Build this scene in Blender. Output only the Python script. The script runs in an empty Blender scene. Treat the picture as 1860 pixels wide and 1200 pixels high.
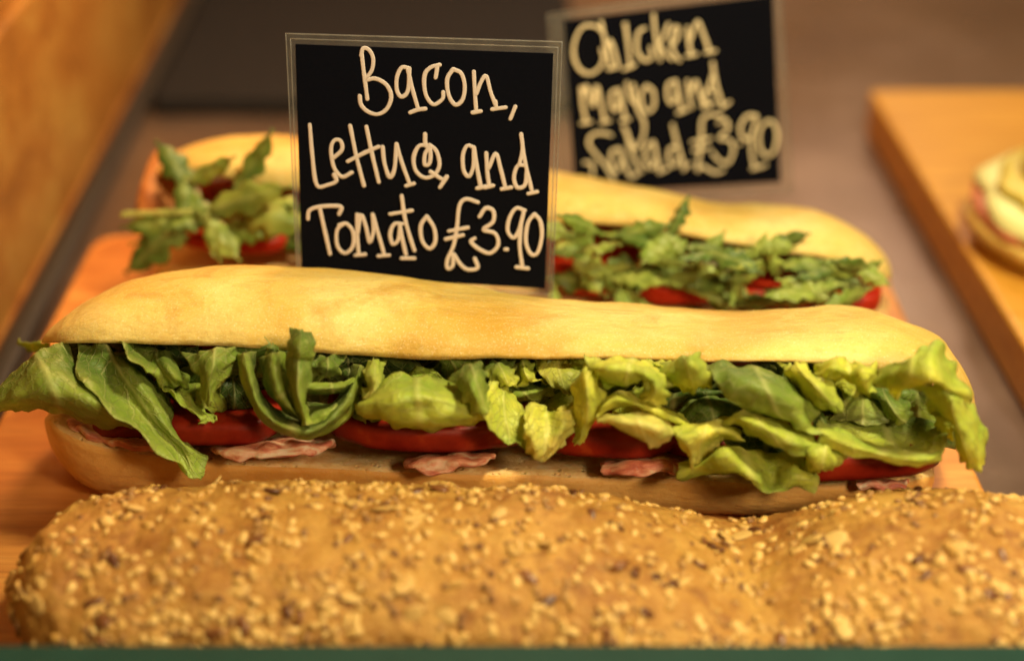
import bpy, bmesh, math, random
from mathutils import Vector, noise, Matrix, Euler
R = math.radians
random.seed(7)
sc = bpy.context.scene
CM = 0.01
# ------------------------------------------------------------------ camera
PITCH, DIST, FPX = R(28.4), 48.0, 3243.0
CAM = Vector((0, -DIST*math.cos(PITCH), 4.5+DIST*math.sin(PITCH)))
FWD = Vector((0, math.cos(PITCH), -math.sin(PITCH)))
UP = Vector((0, math.sin(PITCH), math.cos(PITCH)))
cd = bpy.data.cameras.new('camera'); cam = bpy.data.objects.new('camera', cd)
sc.collection.objects.link(cam); sc.camera = cam
cam.location = CAM*CM
cam.rotation_euler = (math.pi/2-PITCH, 0, 0)
cd.sensor_width = 36; cd.lens = FPX/1860*36
cd.clip_start = 0.01; cd.clip_end = 20
cd.dof.use_dof = True; cd.dof.focus_distance = 0.464; cd.dof.aperture_fstop = 4.8
# ------------------------------------------------------------------ world, lamps, exposure
w = bpy.data.worlds.new('World'); sc.world = w; w.use_nodes = True
w.node_tree.nodes['Background'].inputs[0].default_value = (1.0, 0.66, 0.40, 1)
w.node_tree.nodes['Background'].inputs[1].default_value = 0.03
def area(name, loc, target, size, power, col, sy=None):
    l = bpy.data.lights.new(name, 'AREA'); l.size = size*CM; l.energy = power; l.color = col
    if sy: l.shape = 'RECTANGLE'; l.size_y = sy*CM
    o = bpy.data.objects.new(name, l); sc.collection.objects.link(o)
    o.location = Vector(loc)*CM
    o.rotation_euler = (Vector(target)-Vector(loc)).to_track_quat('-Z', 'Y').to_euler()
    return o
area('case_lamp', (20, -12, 50), (5, -1, 2), 7, 3.6, (1.0, 0.86, 0.48), 6)
area('warm_lamp', (-32, -8, 32), (-12, 0, 2), 9, 2.3, (1.0, 0.34, 0.10), 8)
area('front_fill', (24, -46, 36), (6, -2, 2), 8, 2.2, (1.0, 0.74, 0.42), 8)  # unseen fill, added to brighten the front of the lower bread
area('back_lamp', (10, 56, 46), (8, 24, 0), 16, 1.9, (1.0, 0.66, 0.40), 10)
area('panel_fill', (-2, 22, 26), (-22, 26, 14), 12, 1.5, (1.0, 0.50, 0.20), 10)  # unseen fill added to light the wood panel behind the glass
area('spot_lamp', (24, 74, 36), (15, 22, -2), 5, .6, (1.0, 0.76, 0.55), 5)
sc.view_settings.view_transform = 'Standard'; sc.view_settings.look = 'None'
sc.view_settings.exposure = 0.04; sc.view_settings.gamma = 1.0
sc.cycles.use_denoising = True
sc.cycles.max_bounces = 8; sc.cycles.transparent_max_bounces = 12

# ------------------------------------------------------------------ helpers
def proj(p):
    d = Vector(p)-CAM; k = d.dot(FWD)
    return 930+FPX*d.x/k, 600-FPX*d.dot(UP)/k
def ray(u, v): return FWD+Vector((1, 0, 0))*((u-930)/FPX)+UP*((600-v)/FPX)
def PY(u, v, y):
    d = ray(u, v); return CAM+d*((y-CAM.y)/d.y)
def PZ(u, v, z):
    d = ray(u, v); return CAM+d*((z-CAM.z)/d.z)
def lerp(a, b, t): return a+(b-a)*t
def curve(pts):
    xs = [p[0] for p in pts]; ys = [p[1] for p in pts]; n = len(xs)
    m = []
    for i in range(n):
        if i == 0: m.append((ys[1]-ys[0])/(xs[1]-xs[0]))
        elif i == n-1: m.append((ys[-1]-ys[-2])/(xs[-1]-xs[-2]))
        else: m.append((ys[i+1]-ys[i-1])/(xs[i+1]-xs[i-1]))
    def f(x):
        if x <= xs[0]: return ys[0]
        if x >= xs[-1]: return ys[-1]
        i = max(j for j in range(n-1) if xs[j] <= x)
        h = xs[i+1]-xs[i]; t = (x-xs[i])/h
        return ((2*t**3-3*t*t+1)*ys[i]+(t**3-2*t*t+t)*h*m[i]+(-2*t**3+3*t*t)*ys[i+1]+(t**3-t*t)*h*m[i+1])
    return f
def cr(p0, p1, p2, p3, t):
    return 0.5*((2*p1)+(p2-p0)*t+(2*p0-5*p1+4*p2-p3)*t*t+(3*p1-p0-3*p2+p3)*t**3)
def resample(pts, k):
    out = []; n = len(pts)
    for i in range(n-1):
        a = pts[i-1] if i else 2*pts[0]-pts[1]
        d = pts[i+2] if i < n-2 else 2*pts[-1]-pts[-2]
        for j in range(k): out.append(cr(a, pts[i], pts[i+1], d, j/k))
    out.append(pts[-1]); return out
def thing(name, label, cat, loc=(0, 0, 0), group=None):
    o = bpy.data.objects.new(name, None); sc.collection.objects.link(o)
    o.empty_display_size = 0.01; o.location = Vector(loc)*CM
    o['label'] = label; o['category'] = cat
    if group: o['group'] = group
    return o
def mesh(name, verts, faces, mats, parent=None, smooth=True, midx=None, uvs=None, cols=None, solid=0, sub=0, bevel=0):
    off = parent.location/CM if parent and parent.parent is None else Vector((0, 0, 0))
    if parent and parent.parent: off = parent.parent.location/CM
    me = bpy.data.meshes.new(name)
    me.from_pydata([(Vector(v)-off)*CM for v in verts], [], faces)
    if not isinstance(mats, (list, tuple)): mats = [mats]
    for m in mats: me.materials.append(m)
    if midx:
        for p, i in zip(me.polygons, midx): p.material_index = i
    for p in me.polygons: p.use_smooth = smooth
    if uvs:
        ul = me.uv_layers.new(name='UVMap')
        for lp in me.loops: ul.data[lp.index].uv = uvs[lp.vertex_index]
    if cols:
        a = me.color_attributes.new('col', 'FLOAT_COLOR', 'POINT')
        for i, c in enumerate(cols): a.data[i].color = (c[0], c[1], c[2], 1)
    me.update()
    o = bpy.data.objects.new(name, me); sc.collection.objects.link(o)
    if parent: o.parent = parent
    if bevel:
        b = o.modifiers.new('b', 'BEVEL'); b.width = bevel*CM; b.segments = 3; b.limit_method = 'ANGLE'
    if solid:
        s = o.modifiers.new('s', 'SOLIDIFY'); s.thickness = solid*CM; s.offset = 0
    if sub:
        s = o.modifiers.new('d', 'SUBSURF'); s.levels = sub; s.render_levels = sub
    return o
def box(name, x0, x1, y0, y1, z0, z1, mat, parent=None, bevel=0.1):
    v = [(x, y, z) for z in (z0, z1) for y in (y0, y1) for x in (x0, x1)]
    f = [(0, 2, 3, 1), (4, 5, 7, 6), (0, 1, 5, 4), (1, 3, 7, 5), (3, 2, 6, 7), (2, 0, 4, 6)]
    return mesh(name, v, f, mat, parent, smooth=False, bevel=bevel)
def tagst(o, kind='structure'): o['kind'] = kind; return o

# ------------------------------------------------------------------ materials
class NT:
    def __init__(s, name):
        s.m = bpy.data.materials.new(name); s.m.use_nodes = True; s.t = s.m.node_tree; s.n = s.t.nodes
        s.b = s.n['Principled BSDF']; s.out = s.n['Material Output']
        tc = s.n.new('ShaderNodeTexCoord'); mp = s.n.new('ShaderNodeVectorMath'); mp.operation = 'SCALE'
        mp.inputs['Scale'].default_value = 100; s.t.links.new(tc.outputs['Object'], mp.inputs[0])
        s.co = mp.outputs[0]; s.tc = tc
    def link(s, a, b): s.t.links.new(a, b)
    def stretch(s, sx, sy, sz, rot=(0, 0, 0)):
        m = s.n.new('ShaderNodeMapping'); m.inputs['Scale'].default_value = (sx, sy, sz)
        m.inputs['Rotation'].default_value = rot
        s.link(s.co, m.inputs[0]); return m.outputs[0]
    def noise(s, scale, detail=4, rough=.55, vec=None, dist=0):
        n = s.n.new('ShaderNodeTexNoise'); n.inputs['Scale'].default_value = scale
        n.inputs['Detail'].default_value = detail; n.inputs['Roughness'].default_value = rough
        n.inputs['Distortion'].default_value = dist
        s.link(vec or s.co, n.inputs['Vector']); return n.outputs['Fac']
    def voro(s, scale, vec=None, feature='F1', rnd=1):
        n = s.n.new('ShaderNodeTexVoronoi'); n.inputs['Scale'].default_value = scale; n.feature = feature
        n.inputs['Randomness'].default_value = rnd
        s.link(vec or s.co, n.inputs['Vector']); return n.outputs['Distance']
    def ramp(s, fac, stops):
        r = s.n.new('ShaderNodeValToRGB'); e = r.color_ramp.elements
        while len(e) < len(stops): e.new(0.5)
        for el, (p, c) in zip(e, stops):
            el.position = p; el.color = (c[0], c[1], c[2], 1) if isinstance(c, tuple) else (c, c, c, 1)
        s.link(fac, r.inputs[0]); return r.outputs[0]
    def mix(s, f, a, b, mode='MIX'):
        m = s.n.new('ShaderNodeMix'); m.data_type = 'RGBA'; m.blend_type = mode
        for val, i in ((f, 0), (a, 6), (b, 7)):
            if isinstance(val, (int, float)): m.inputs[i].default_value = val
            elif isinstance(val, tuple): m.inputs[i].default_value = (*val, 1)
            else: s.link(val, m.inputs[i])
        return m.outputs[2]
    def math(s, op, a, b=0.0):
        m = s.n.new('ShaderNodeMath'); m.operation = op
        for val, i in ((a, 0), (b, 1)):
            if isinstance(val, (int, float)): m.inputs[i].default_value = val
            else: s.link(val, m.inputs[i])
        return m.outputs[0]
    def bump(s, h, dist=0.02, strength=1, prev=None):
        b = s.n.new('ShaderNodeBump'); b.inputs['Distance'].default_value = dist*CM; b.inputs['Strength'].default_value = strength
        s.link(h, b.inputs['Height'])
        if prev: s.link(prev, b.inputs['Normal'])
        return b.outputs[0]
    def set(s, **k):
        for key, v in k.items():
            i = s.b.inputs[key.replace('_', ' ')]
            if isinstance(v, (int, float)): i.default_value = v
            elif isinstance(v, tuple): i.default_value = (*v, 1) if len(v) == 3 and i.type == 'RGBA' else v
            else: s.link(v, i)
        return s
def sss(t, wgt, scale, rad=(1, .4, .15)):
    t.b.inputs['Subsurface Weight'].default_value = wgt
    t.b.inputs['Subsurface Radius'].default_value = rad
    t.b.inputs['Subsurface Scale'].default_value = scale*CM

def crust_mat(name, dark, mid, pale, flour=.5):
    t = NT(name)
    big = t.noise(0.22, 3, .5)
    c = t.ramp(big, [(0.32, dark), (0.5, mid), (0.68, pale)])
    blot = t.noise(1.1, 5, .6, dist=.6)
    c = t.mix(t.ramp(blot, [(0.52, 0.0), (0.75, .55)]), c, pale)
    fl = t.noise(5, 6, .7)
    c = t.mix(t.ramp(fl, [(0.5, 0.0), (0.75, .55)]), c, dark)
    c = t.mix(t.ramp(t.noise(.5, 4, .6, dist=1), [(.54, 0.0), (.72, .6)]), c, tuple(x*y for x, y in zip(dark, (.85, .72, .55))))
    # dusting of flour in dry specks
    sp = t.noise(22, 3, .6)
    c = t.mix(t.ramp(sp, [(0.56, 0.0), (0.70, flour)]), c, (0.86, 0.78, 0.58))
    n = t.bump(t.noise(1.6, 4, .55, vec=t.stretch(.45, 1, 1)), 0.12, .8)
    n = t.bump(t.noise(9, 7, .7), 0.018, 1, n)
    n = t.bump(t.noise(45, 3, .6), 0.007, 1, n)
    # shallow cracks in the skin
    v = t.voro(1.3, vec=t.stretch(.5, 1.2, 1.2), feature='DISTANCE_TO_EDGE')
    n = t.bump(t.ramp(v, [(0.0, 0.0), (0.03, 1.0)]), 0.003, .3, n)
    t.set(Base_Color=c, Roughness=t.ramp(t.noise(3, 3), [(.3, .34), (.7, .5)]), Normal=n)
    t.b.inputs['Specular IOR Level'].default_value = 0.4
    sss(t, .12, .15)
    return t.m
M = {}
M['crust'] = crust_mat('baguette_crust', (0.56, 0.33, 0.055), (0.68, 0.48, 0.12), (0.76, 0.62, 0.24))
M['crust_pale'] = crust_mat('pale_crust', (0.68, 0.30, 0.055), (0.78, 0.40, 0.095), (0.84, 0.50, 0.16), .15)
def crumb():
    t = NT('bread_crumb')
    c = t.ramp(t.noise(2.5, 6, .6), [(.35, (.66, .38, .13)), (.55, (.80, .55, .24)), (.75, (.84, .66, .36))])
    v = t.voro(4.5)
    h = t.mix(.5, t.noise(7, 6, .7), t.ramp(v, [(0.05, 0.0), (.3, 1.0)]))
    t.set(Base_Color=c, Roughness=.8, Normal=t.bump(h, 0.09, 1)); sss(t, .2, .2); return t.m
M['crumb'] = crumb()
def seeded():
    t = NT('seeded_crust')
    c = t.ramp(t.noise(.35, 4, .55), [(.3, (.27, .10, .014)), (.5, (.40, .19, .032)), (.7, (.52, .30, .065))])
    c = t.mix(t.ramp(t.noise(3, 6, .7), [(.45, 0.0), (.7, .6)]), c, (.60, .36, .09))
    c = t.mix(t.ramp(t.noise(1.6, 5, .7, dist=1), [(.52, 0.0), (.66, .75)]), c, (.22, .075, .012))
    n = t.bump(t.noise(2.2, 5, .6), .16, 1); n = t.bump(t.noise(10, 5, .7), .04, 1, n)
    t.set(Base_Color=c, Roughness=.55, Normal=n); sss(t, .1, .12); return t.m
M['seeded'] = seeded()
def seedm(name, a, b, rough=.45):
    t = NT(name); oi = t.n.new('ShaderNodeObjectInfo')
    g = t.n.new('ShaderNodeNewGeometry')
    f = t.math('FRACT', t.math('ADD', oi.outputs['Random'], g.outputs['Random Per Island']))
    c = t.mix(f, a, b)
    t.set(Base_Color=c, Roughness=rough, Normal=t.bump(t.noise(25, 3), .01, .6)); sss(t, .1, .08); return t.m
M['flax'] = seedm('flax_seed', (.085, .028, .012), (.20, .075, .022), .35)
M['sesame'] = seedm('sesame_seed', (.44, .24, .05), (.66, .44, .15))
M['oat'] = seedm('oat_flake', (.46, .27, .07), (.60, .40, .14), .6)
def leafmat(name, tr=.35, rough=.42, veins=True):
    t = NT(name)
    a = t.n.new('ShaderNodeAttribute'); a.attribute_name = 'col'
    c = t.mix(t.ramp(t.noise(1.6, 4, .6), [(.35, 0.0), (.7, .7)]), a.outputs['Color'], t.mix(1.0, a.outputs['Color'], (.55, .75, .5), 'MULTIPLY'))
    c = t.mix(t.ramp(t.noise(9, 4, .65), [(.55, 0.0), (.8, .35)]), c, (.62, .62, .18))
    uv = t.n.new('ShaderNodeUVMap')
    sep = t.n.new('ShaderNodeSeparateXYZ'); t.link(uv.outputs[0], sep.inputs[0])
    d = t.math('ABSOLUTE', t.math('SUBTRACT', sep.outputs[0], .5))
    mid = t.ramp(d, [(0.0, 1.0), (.02, .7), (.05, 0.0)])
    # side veins sweep outward from the midrib
    nz = t.noise(1.2, 3, .5)
    ph = t.math('ADD', t.math('MULTIPLY', t.math('SUBTRACT', sep.outputs[1], t.math('MULTIPLY', d, .8)), 34), t.math('MULTIPLY', nz, 9))
    sv = t.ramp(t.math('SINE', ph), [(.93, 0.0), (1.0, .8)])
    net = t.ramp(t.voro(3.2, feature='DISTANCE_TO_EDGE'), [(0.0, .6), (.05, 0.0)])
    vv = t.mix(1.0, t.mix(1.0, mid, sv, 'LIGHTEN'), net, 'LIGHTEN')
    if veins: c = t.mix(t.math('MULTIPLY', vv, .36), c, (.80, .78, .36))
    n = t.bump(t.noise(2.2, 4, .55), .10, .7)
    if veins: n = t.bump(vv, .03, .9, n)
    n = t.bump(t.noise(24, 4, .6), .004, .8, n)
    t.set(Base_Color=c, Roughness=rough, Normal=n)
    t.b.inputs['Specular IOR Level'].default_value = .45
    tl = t.n.new('ShaderNodeBsdfTranslucent'); t.link(t.mix(1.0, c, (1.25, 1.15, .5), 'MULTIPLY'), tl.inputs['Color']); t.link(n, tl.inputs['Normal'])
    mx = t.n.new('ShaderNodeMixShader'); mx.inputs[0].default_value = tr
    t.link(t.b.outputs[0], mx.inputs[1]); t.link(tl.outputs[0], mx.inputs[2]); t.link(mx.outputs[0], t.out.inputs[0])
    return t.m
M['leaf'] = leafmat('lettuce_leaf', .42, .46); M['rocket'] = leafmat('rocket_leaf', .25, .4, False)
def tomato(k=1.0):
    t = NT('tomato_flesh')
    c = t.ramp(t.noise(1.2, 4), [(.35, (.15*k, .006*k, .002*k)), (.6, (.23*k, .015*k, .004*k)), (.8, (.36*k, .055*k, .010*k))])
    t.b.inputs['Specular IOR Level'].default_value = .3
    t.set(Base_Color=c, Roughness=.45, Normal=t.bump(t.noise(5, 4), .02, .7)); sss(t, .25, .25, (1, .15, .05)); return t.m
M['tomato'] = tomato(1.2); M['tomato_bright'] = tomato(2.1)
def bacon():
    t = NT('bacon_meat')
    st = t.noise(1.2, 5, .6, vec=t.stretch(.6, 2.2, 3), dist=1)
    c = t.ramp(st, [(.30, (.42, .09, .06)), (.42, (.60, .18, .11)), (.52, (.78, .40, .26)), (.64, (.84, .66, .50))])
    t.set(Base_Color=c, Roughness=.35, Normal=t.bump(t.noise(9, 5, .65), .04, .9)); sss(t, .2, .15, (1, .3, .2)); return t.m
M['bacon'] = bacon()
def wood(name, a, b, c3, vec=(1, 1, 1), rough=.45):
    t = NT(name)
    co = t.stretch(*vec)
    g = t.noise(1.0, 8, .65, vec=co, dist=.4)
    c = t.ramp(g, [(.3, a), (.5, b), (.72, c3)])
    fine = t.noise(6, 4, .6, vec=co)
    c = t.mix(t.ramp(fine, [(.45, 0.0), (.75, .45)]), c, a)
    t.set(Base_Color=c, Roughness=rough, Normal=t.bump(fine, .012, .5)); return t.m
M['board'] = wood('board_wood', (.40, .14, .03), (.58, .24, .055), (.68, .33, .085), (.12, 1.6, 1.6))
M['board2'] = wood('golden_board_wood', (.44, .19, .02), (.60, .30, .035), (.70, .38, .06), (.12, 1.6, 1.6))
M['panel'] = wood('panel_wood', (.24, .075, .016), (.50, .20, .05), (.64, .36, .12), (.5, .20, .30), .5)
def steel():
    t = NT('counter_steel')
    n = t.noise(3, 5, .6, vec=t.stretch(6, .15, 1))
    t.set(Base_Color=t.ramp(t.noise(.12, 3), [(.3, (.17, .12, .098)), (.7, (.27, .20, .16))]), Metallic=.75,
          Roughness=t.ramp(t.noise(.3, 4), [(.3, .26), (.7, .38)]), Normal=t.bump(n, .006, .5)); return t.m
M['steel'] = steel()
def plain(name, col, rough=.5, metal=0, nscale=4, amt=.15, bump=.01):
    t = NT(name)
    c = t.mix(t.ramp(t.noise(nscale, 5), [(.3, 0.0), (.75, amt)]), col, tuple(min(1, x*1.7) for x in col))
    t.set(Base_Color=c, Roughness=rough, Metallic=metal, Normal=t.bump(t.noise(nscale*3, 4), bump, .5)); return t.m
M['slate'] = plain('dark_slate', (.010, .010, .012), .75, 0, 1.5, .4, .03)
M['slate'].node_tree.nodes['Principled BSDF'].inputs['Specular IOR Level'].default_value = .15
M['rubber'] = plain('black_rubber', (.016, .015, .015), .5)
M['card'] = plain('black_card', (.003, .0035, .007), .7, 0, 14, .35, .004); M['card'].node_tree.nodes['Principled BSDF'].inputs['Specular IOR Level'].default_value = .03
M['paint'] = plain('pale_marker_paint', (.60, .52, .51), .6, 0, 6, .1)
M['paint2'] = plain('cream_marker_paint', (.74, .64, .44), .6, 0, 6, .1)
M['rail'] = plain('green_rail', (.008, .034, .028), .6, 0, 1.0, .35)
M['rail'].node_tree.nodes['Principled BSDF'].inputs['Specular IOR Level'].default_value = .12
def clear(name, tint, dens, rough=.08, base=(.34, .35, .37), fres=.3):
    t = NT(name)
    tr = t.n.new('ShaderNodeBsdfTransparent'); tr.inputs[0].default_value = (*tint, 1)
    mx = t.n.new('ShaderNodeMixShader')
    sm = t.noise(1.5, 5, .6)
    lw = t.n.new('ShaderNodeLayerWeight'); lw.inputs[0].default_value = .35
    f = t.math('ADD', t.math('MULTIPLY', lw.outputs['Fresnel'], fres), t.math('MULTIPLY', sm, dens))
    t.link(f, mx.inputs[0]); t.link(tr.outputs[0], mx.inputs[1]); t.link(t.b.outputs[0], mx.inputs[2]); t.link(mx.outputs[0], t.out.inputs[0])
    t.set(Base_Color=base, Roughness=rough, Normal=t.bump(t.noise(1.2, 3), .03, .5)); return t.m
M['laminate'] = clear('clear_laminate', (.95, .93, .89), .16, .12)
M['lam_edge'] = clear('laminate_seam', (.95, .93, .88), .6, .2)
M['glass'] = clear('side_glass', (.90, .93, .86), .04, .04, (.03, .035, .03), .12)
M['cheese'] = plain('white_cheese', (.66, .66, .28), .45)
M['ham'] = plain('pink_ham', (.50, .17, .09), .4, 0, 3, .4)
M['topping'] = plain('yellow_green_bun', (.52, .44, .08), .5, 0, 1, .4)

# ------------------------------------------------------------------ the setting
tagst(box('counter', -19, 80, -14, 74, -3.5, -2, M['steel'], bevel=0))
tagst(box('back_wall', -60, 90, 74.2, 77, -3.5, 70, plain('brown_wall', (.50, .32, .17), .7, 0, .3, .4), bevel=0))
t = thing('side_pane', 'upright glass side pane of the display case with orange wood behind it', 'glass pane', (-17.5, 20, -2))
box('glass', -17.2, -17.02, -30, 60, -1.0, 45, M['glass'], t, .05)
box('seal_strip', -16.99, -16.25, -30, 70, -1.98, -1.3, M['rubber'], t, .2)
t = thing('wood_panel', 'orange timber panel leaning along the left of the glass pane', 'wood panel', (-24, 20, -2))
box('plank', -19.6, -17.3, -30, 66, -1.98, 7.5, M['panel'], t, .3)
box('plank', -20.2, -17.6, -30, 66, 7.56, 42, M['panel'], t, .3)
t = thing('slate_panel', 'dark grey slate slab lying flat at the back of the counter', 'slate panel', (-7, 45, -2))
box('panel', -15.9, 2.9, 32, 70, -1.99, -1.1, M['slate'], t, .2)
def rounded_board(name, poly, z0, z1, mat, parent=None, rad=1.2):
    pts = []
    n = len(poly)
    for i in range(n):
        p = Vector(poly[i]); a = (Vector(poly[i-1])-p).normalized(); b = (Vector(poly[(i+1) % n])-p).normalized()
        p0, p1 = p+a*rad, p+b*rad
        for k in range(7):
            s = k/6; pts.append(p0*(1-s)**2+p*2*s*(1-s)+p1*s*s)
    m = len(pts)
    v = [(p.x, p.y, z0) for p in pts]+[(p.x, p.y, z1) for p in pts]
    f = [tuple(range(m))[::-1], tuple(range(m, 2*m))]+[(i, (i+1) % m, (i+1) % m+m, i+m) for i in range(m)]
    return mesh(name, v, f, mat, parent, smooth=False, bevel=.18)
o = rounded_board('serving_board', [(-15.4, -11.4), (13.3, -11.4), (12.75, 15.4), (-14.9, 15.6)], -1.99, 0, M['board'])
o['label'] = 'orange wooden board under the two filled baguettes and the seeded loaf'; o['category'] = 'serving board'
o = rounded_board('serving_board', [(16.9, -8), (45, -8), (45, 29.9), (15.3, 30.1)], -1.99, 0, M['board2'], rad=.5)
o['label'] = 'orange wooden board on the right carrying the round roll'; o['category'] = 'serving board'
o = box('front_rail', -30, 40, -13.6, -12.2, -1.99, 3.70, M['rail'], bevel=.3)
o['label'] = 'dark green rail across the front edge of the display case'; o['category'] = 'rail'

# ------------------------------------------------------------------ bread
def nz(p, s, seed=0): return noise.noise(Vector(p)*s+Vector((seed*7.3, seed*3.1, seed)))
def stations(x0, x1, n):
    return [(x0+x1)/2-(x1-x0)/2*math.cos(math.pi*i/n) for i in range(n+1)]
def half_loaf(name, parent, x0, x1, yc, wmax, tilt, vfront, vtop, capl, capr, mats, seed=1, n=150, m=44, pw=2.25, lean=0.0):
    verts, uv = [], []
    ct, st = math.cos(tilt), math.sin(tilt)
    ring = None
    for x in stations(x0, x1, n):
        cap = 1.0
        if x < x0+capl: cap = math.sqrt(max(0, 1-((x0+capl-x)/capl)**2))
        if x > x1-capr: cap = min(cap, math.sqrt(max(0, 1-((x-x1+capr)/capr)**2)))
        W = max(.02, wmax(x)*cap); y = yc(x)
        zc = 4.5
        for _ in range(6):
            fp = (x, y-W*ct, zc+W*st); u, v = proj(fp)
            zc += (v-vfront(u))*(1/62.0)
        def sec(H):
            out = []
            for k in range(m+1):
                th = math.pi*k/m; c, s = math.cos(th), math.sin(th)
                a = -W*math.copysign(abs(c)**(2/pw), c); b = H*abs(s)**(2/pw)
                out.append((x, y+a*ct+b*st*1.0, zc-a*st+b*ct))
            return out
        lo, hi = .02, 6.0
        for _ in range(22):
            H = (lo+hi)/2; best = min((proj(p)[1], proj(p)[0]) for p in sec(H)[::2])
            if best[0] > vtop(best[1]): lo = H
            else: hi = H
        H = (lo+hi)/2
        pts = sec(H)
        q = 14
        for k in range(1, q):
            a = W-2*W*k/q
            b = .16*(1-(a/W)**2)*min(1, W)
            pts.append((x, y+a*ct+b*st, zc-a*st+b*ct))
        ring = len(pts); verts += [Vector(p) for p in pts]
    ns = n+1; faces, mi = [], []
    for i in range(ns-1):
        for k in range(ring):
            a, b = i*ring+k, i*ring+(k+1) % ring
            faces.append((a, b, b+ring, a+ring)); mi.append(0 if k < m else 1)
    faces.append(tuple(range(ring))); mi.append(0)
    faces.append(tuple(reversed(range((ns-1)*ring, ns*ring)))); mi.append(0)
    out = []
    for i, v in enumerate(verts):
        k = i % ring
        A = .07 if k <= m else .12
        d = nz(v, .55, seed)*A*1.6+nz(v, 1.7, seed)*A*.5
        if k in (0, m): d += nz(v, 3.5, seed)*.05+nz(v, 9, seed)*.03
        x = v.x; y = yc(x)
        r = Vector((0, v.y-y, .6)).normalized()
        out.append(v+r*d)
    return mesh(name, out, faces, mats, parent, midx=mi)
def lower_loaf(name, parent, x0, x1, yc, wmax, vcut, capl, capr, mats, tilt=-.05, seed=3, n=130, m=44, pw=2.3):
    verts = []; q = 16
    for x in stations(x0, x1, n):
        cap = 1.0
        if x < x0+capl: cap = math.sqrt(max(0, 1-((x0+capl-x)/capl)**2))
        if x > x1-capr: cap = min(cap, math.sqrt(max(0, 1-((x-x1+capr)/capr)**2)))
        W = max(.02, wmax(x)*cap); y = yc(x); zc = 2.0
        for _ in range(6):
            u, v = proj((x, y-W, zc)); zc += (v-vcut(u))*(1/62.0)
        zc = max(.8, zc)
        H = zc*(.25+.75*cap**.7)*1.12
        for k in range(m+1):
            th = math.pi*k/m; c, s = math.cos(th), math.sin(th)
            a = -W*math.copysign(abs(c)**(2/pw), c)*(1+.03*s); b = -H*abs(s)**(2/pw)
            z = zc+b
            if z < .12: z = .02+.10*math.exp(min(0, (z-.12)*4))
            verts.append(Vector((x, y+a, z)))
        for k in range(1, q):
            a = W-2*W*k/q
            e = 1-abs(a/W)
            verts.append(Vector((x, y+a, zc+.1-.32*min(1, e*3)*cap)))
    ring = m+1+q-1; ns = n+1; faces, mi = [], []
    for i in range(ns-1):
        for k in range(ring):
            a, b = i*ring+k, i*ring+(k+1) % ring
            faces.append((b, a, a+ring, b+ring)); mi.append(0 if k < m else 1)
    faces.append(tuple(reversed(range(ring)))); mi.append(0)
    faces.append(tuple(range((ns-1)*ring, ns*ring))); mi.append(0)
    out = []
    for i, v in enumerate(verts):
        k = i % ring
        if v.z < .15: out.append(v); continue
        A = .06 if k <= m else .16
        d = nz(v, .6, seed)*A*1.5+nz(v, 2.2, seed)*A*.6
        r = Vector((0, (v.y-yc(v.x))*.4, .4 if k > m else -.1))
        if r.length > 0: r.normalize()
        out.append(v+r*d)
    return mesh(name, out, faces, mats, parent, midx=mi)

# ---- sandwich in focus
blt = thing('filled_baguette', 'long pale baguette packed with crumpled lettuce, tomato and bacon, in sharp focus', 'sandwich', (0, 0, 0))
yb = lambda x: -.05*x
vfront = curve([(60, 622), (90, 622), (250, 624), (440, 630), (600, 642), (760, 652), (900, 650), (1050, 651), (1240, 656), (1400, 657), (1560, 668), (1680, 690), (1740, 725), (1768, 752), (1790, 770)])
vtop = curve([(60, 640), (86, 618), (110, 590), (150, 556), (220, 516), (320, 492), (450, 482), (560, 484), (700, 498), (850, 520), (1000, 540), (1100, 550), (1300, 563), (1420, 560), (1520, 556), (1600, 568), (1690, 610), (1740, 668), (1765, 725), (1790, 790)])
half_loaf('top_bread', blt, -12.75, 12.45, yb, lambda x: 3.0, R(19), vfront, vtop, 2.6, 2.4, [M['crust'], M['crumb']], seed=2)
vcut = curve([(60, 770), (90, 765), (115, 785), (165, 806), (250, 824), (400, 842), (600, 852), (800, 859), (1000, 864), (1200, 870), (1400, 878), (1600, 880), (1720, 860), (1760, 850)])
lower_loaf('bottom_bread', blt, -12.95, 11.55, yb, lambda x: 3.05, vcut, 2.3, 2.0, [M['crust_pale'], M['crumb']])
# ---- sandwich behind
roc = thing('filled_baguette', 'blurred baguette behind, stuffed with rocket leaves and red tomato', 'sandwich', (0, 10, 0))
yr = lambda x: 10.4-.155*x
vf2 = curve([(250, 330), (330, 310), (380, 318), (470, 335), (560, 350), (800, 385), (1000, 402), (1100, 408), (1200, 420), (1300, 438), (1400, 455), (1500, 470), (1600, 500), (1640, 520)])
vt2 = curve([(250, 340), (290, 300), (330, 275), (380, 257), (450, 247), (540, 248), (700, 262), (900, 295), (1050, 318), (1200, 347), (1290, 367), (1400, 372), (1480, 383), (1540, 408), (1590, 450), (1620, 490), (1660, 540)])
half_loaf('top_bread', roc, -11.9, 12.0, yr, lambda x: 2.9, R(19), vf2, vt2, 2.6, 2.6, [M['crust'], M['crumb']], seed=5, n=100)
vc2 = curve([(200, 490), (260, 489), (400, 486), (560, 490), (800, 512), (1000, 545), (1200, 565), (1400, 580), (1600, 595), (1660, 600)])
lower_loaf('bottom_bread', roc, -12.1, 12.0, yr, lambda x: 2.9, vc2, 2.3, 2.3, [M['crust'], M['crumb']], seed=6, n=90)

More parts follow.
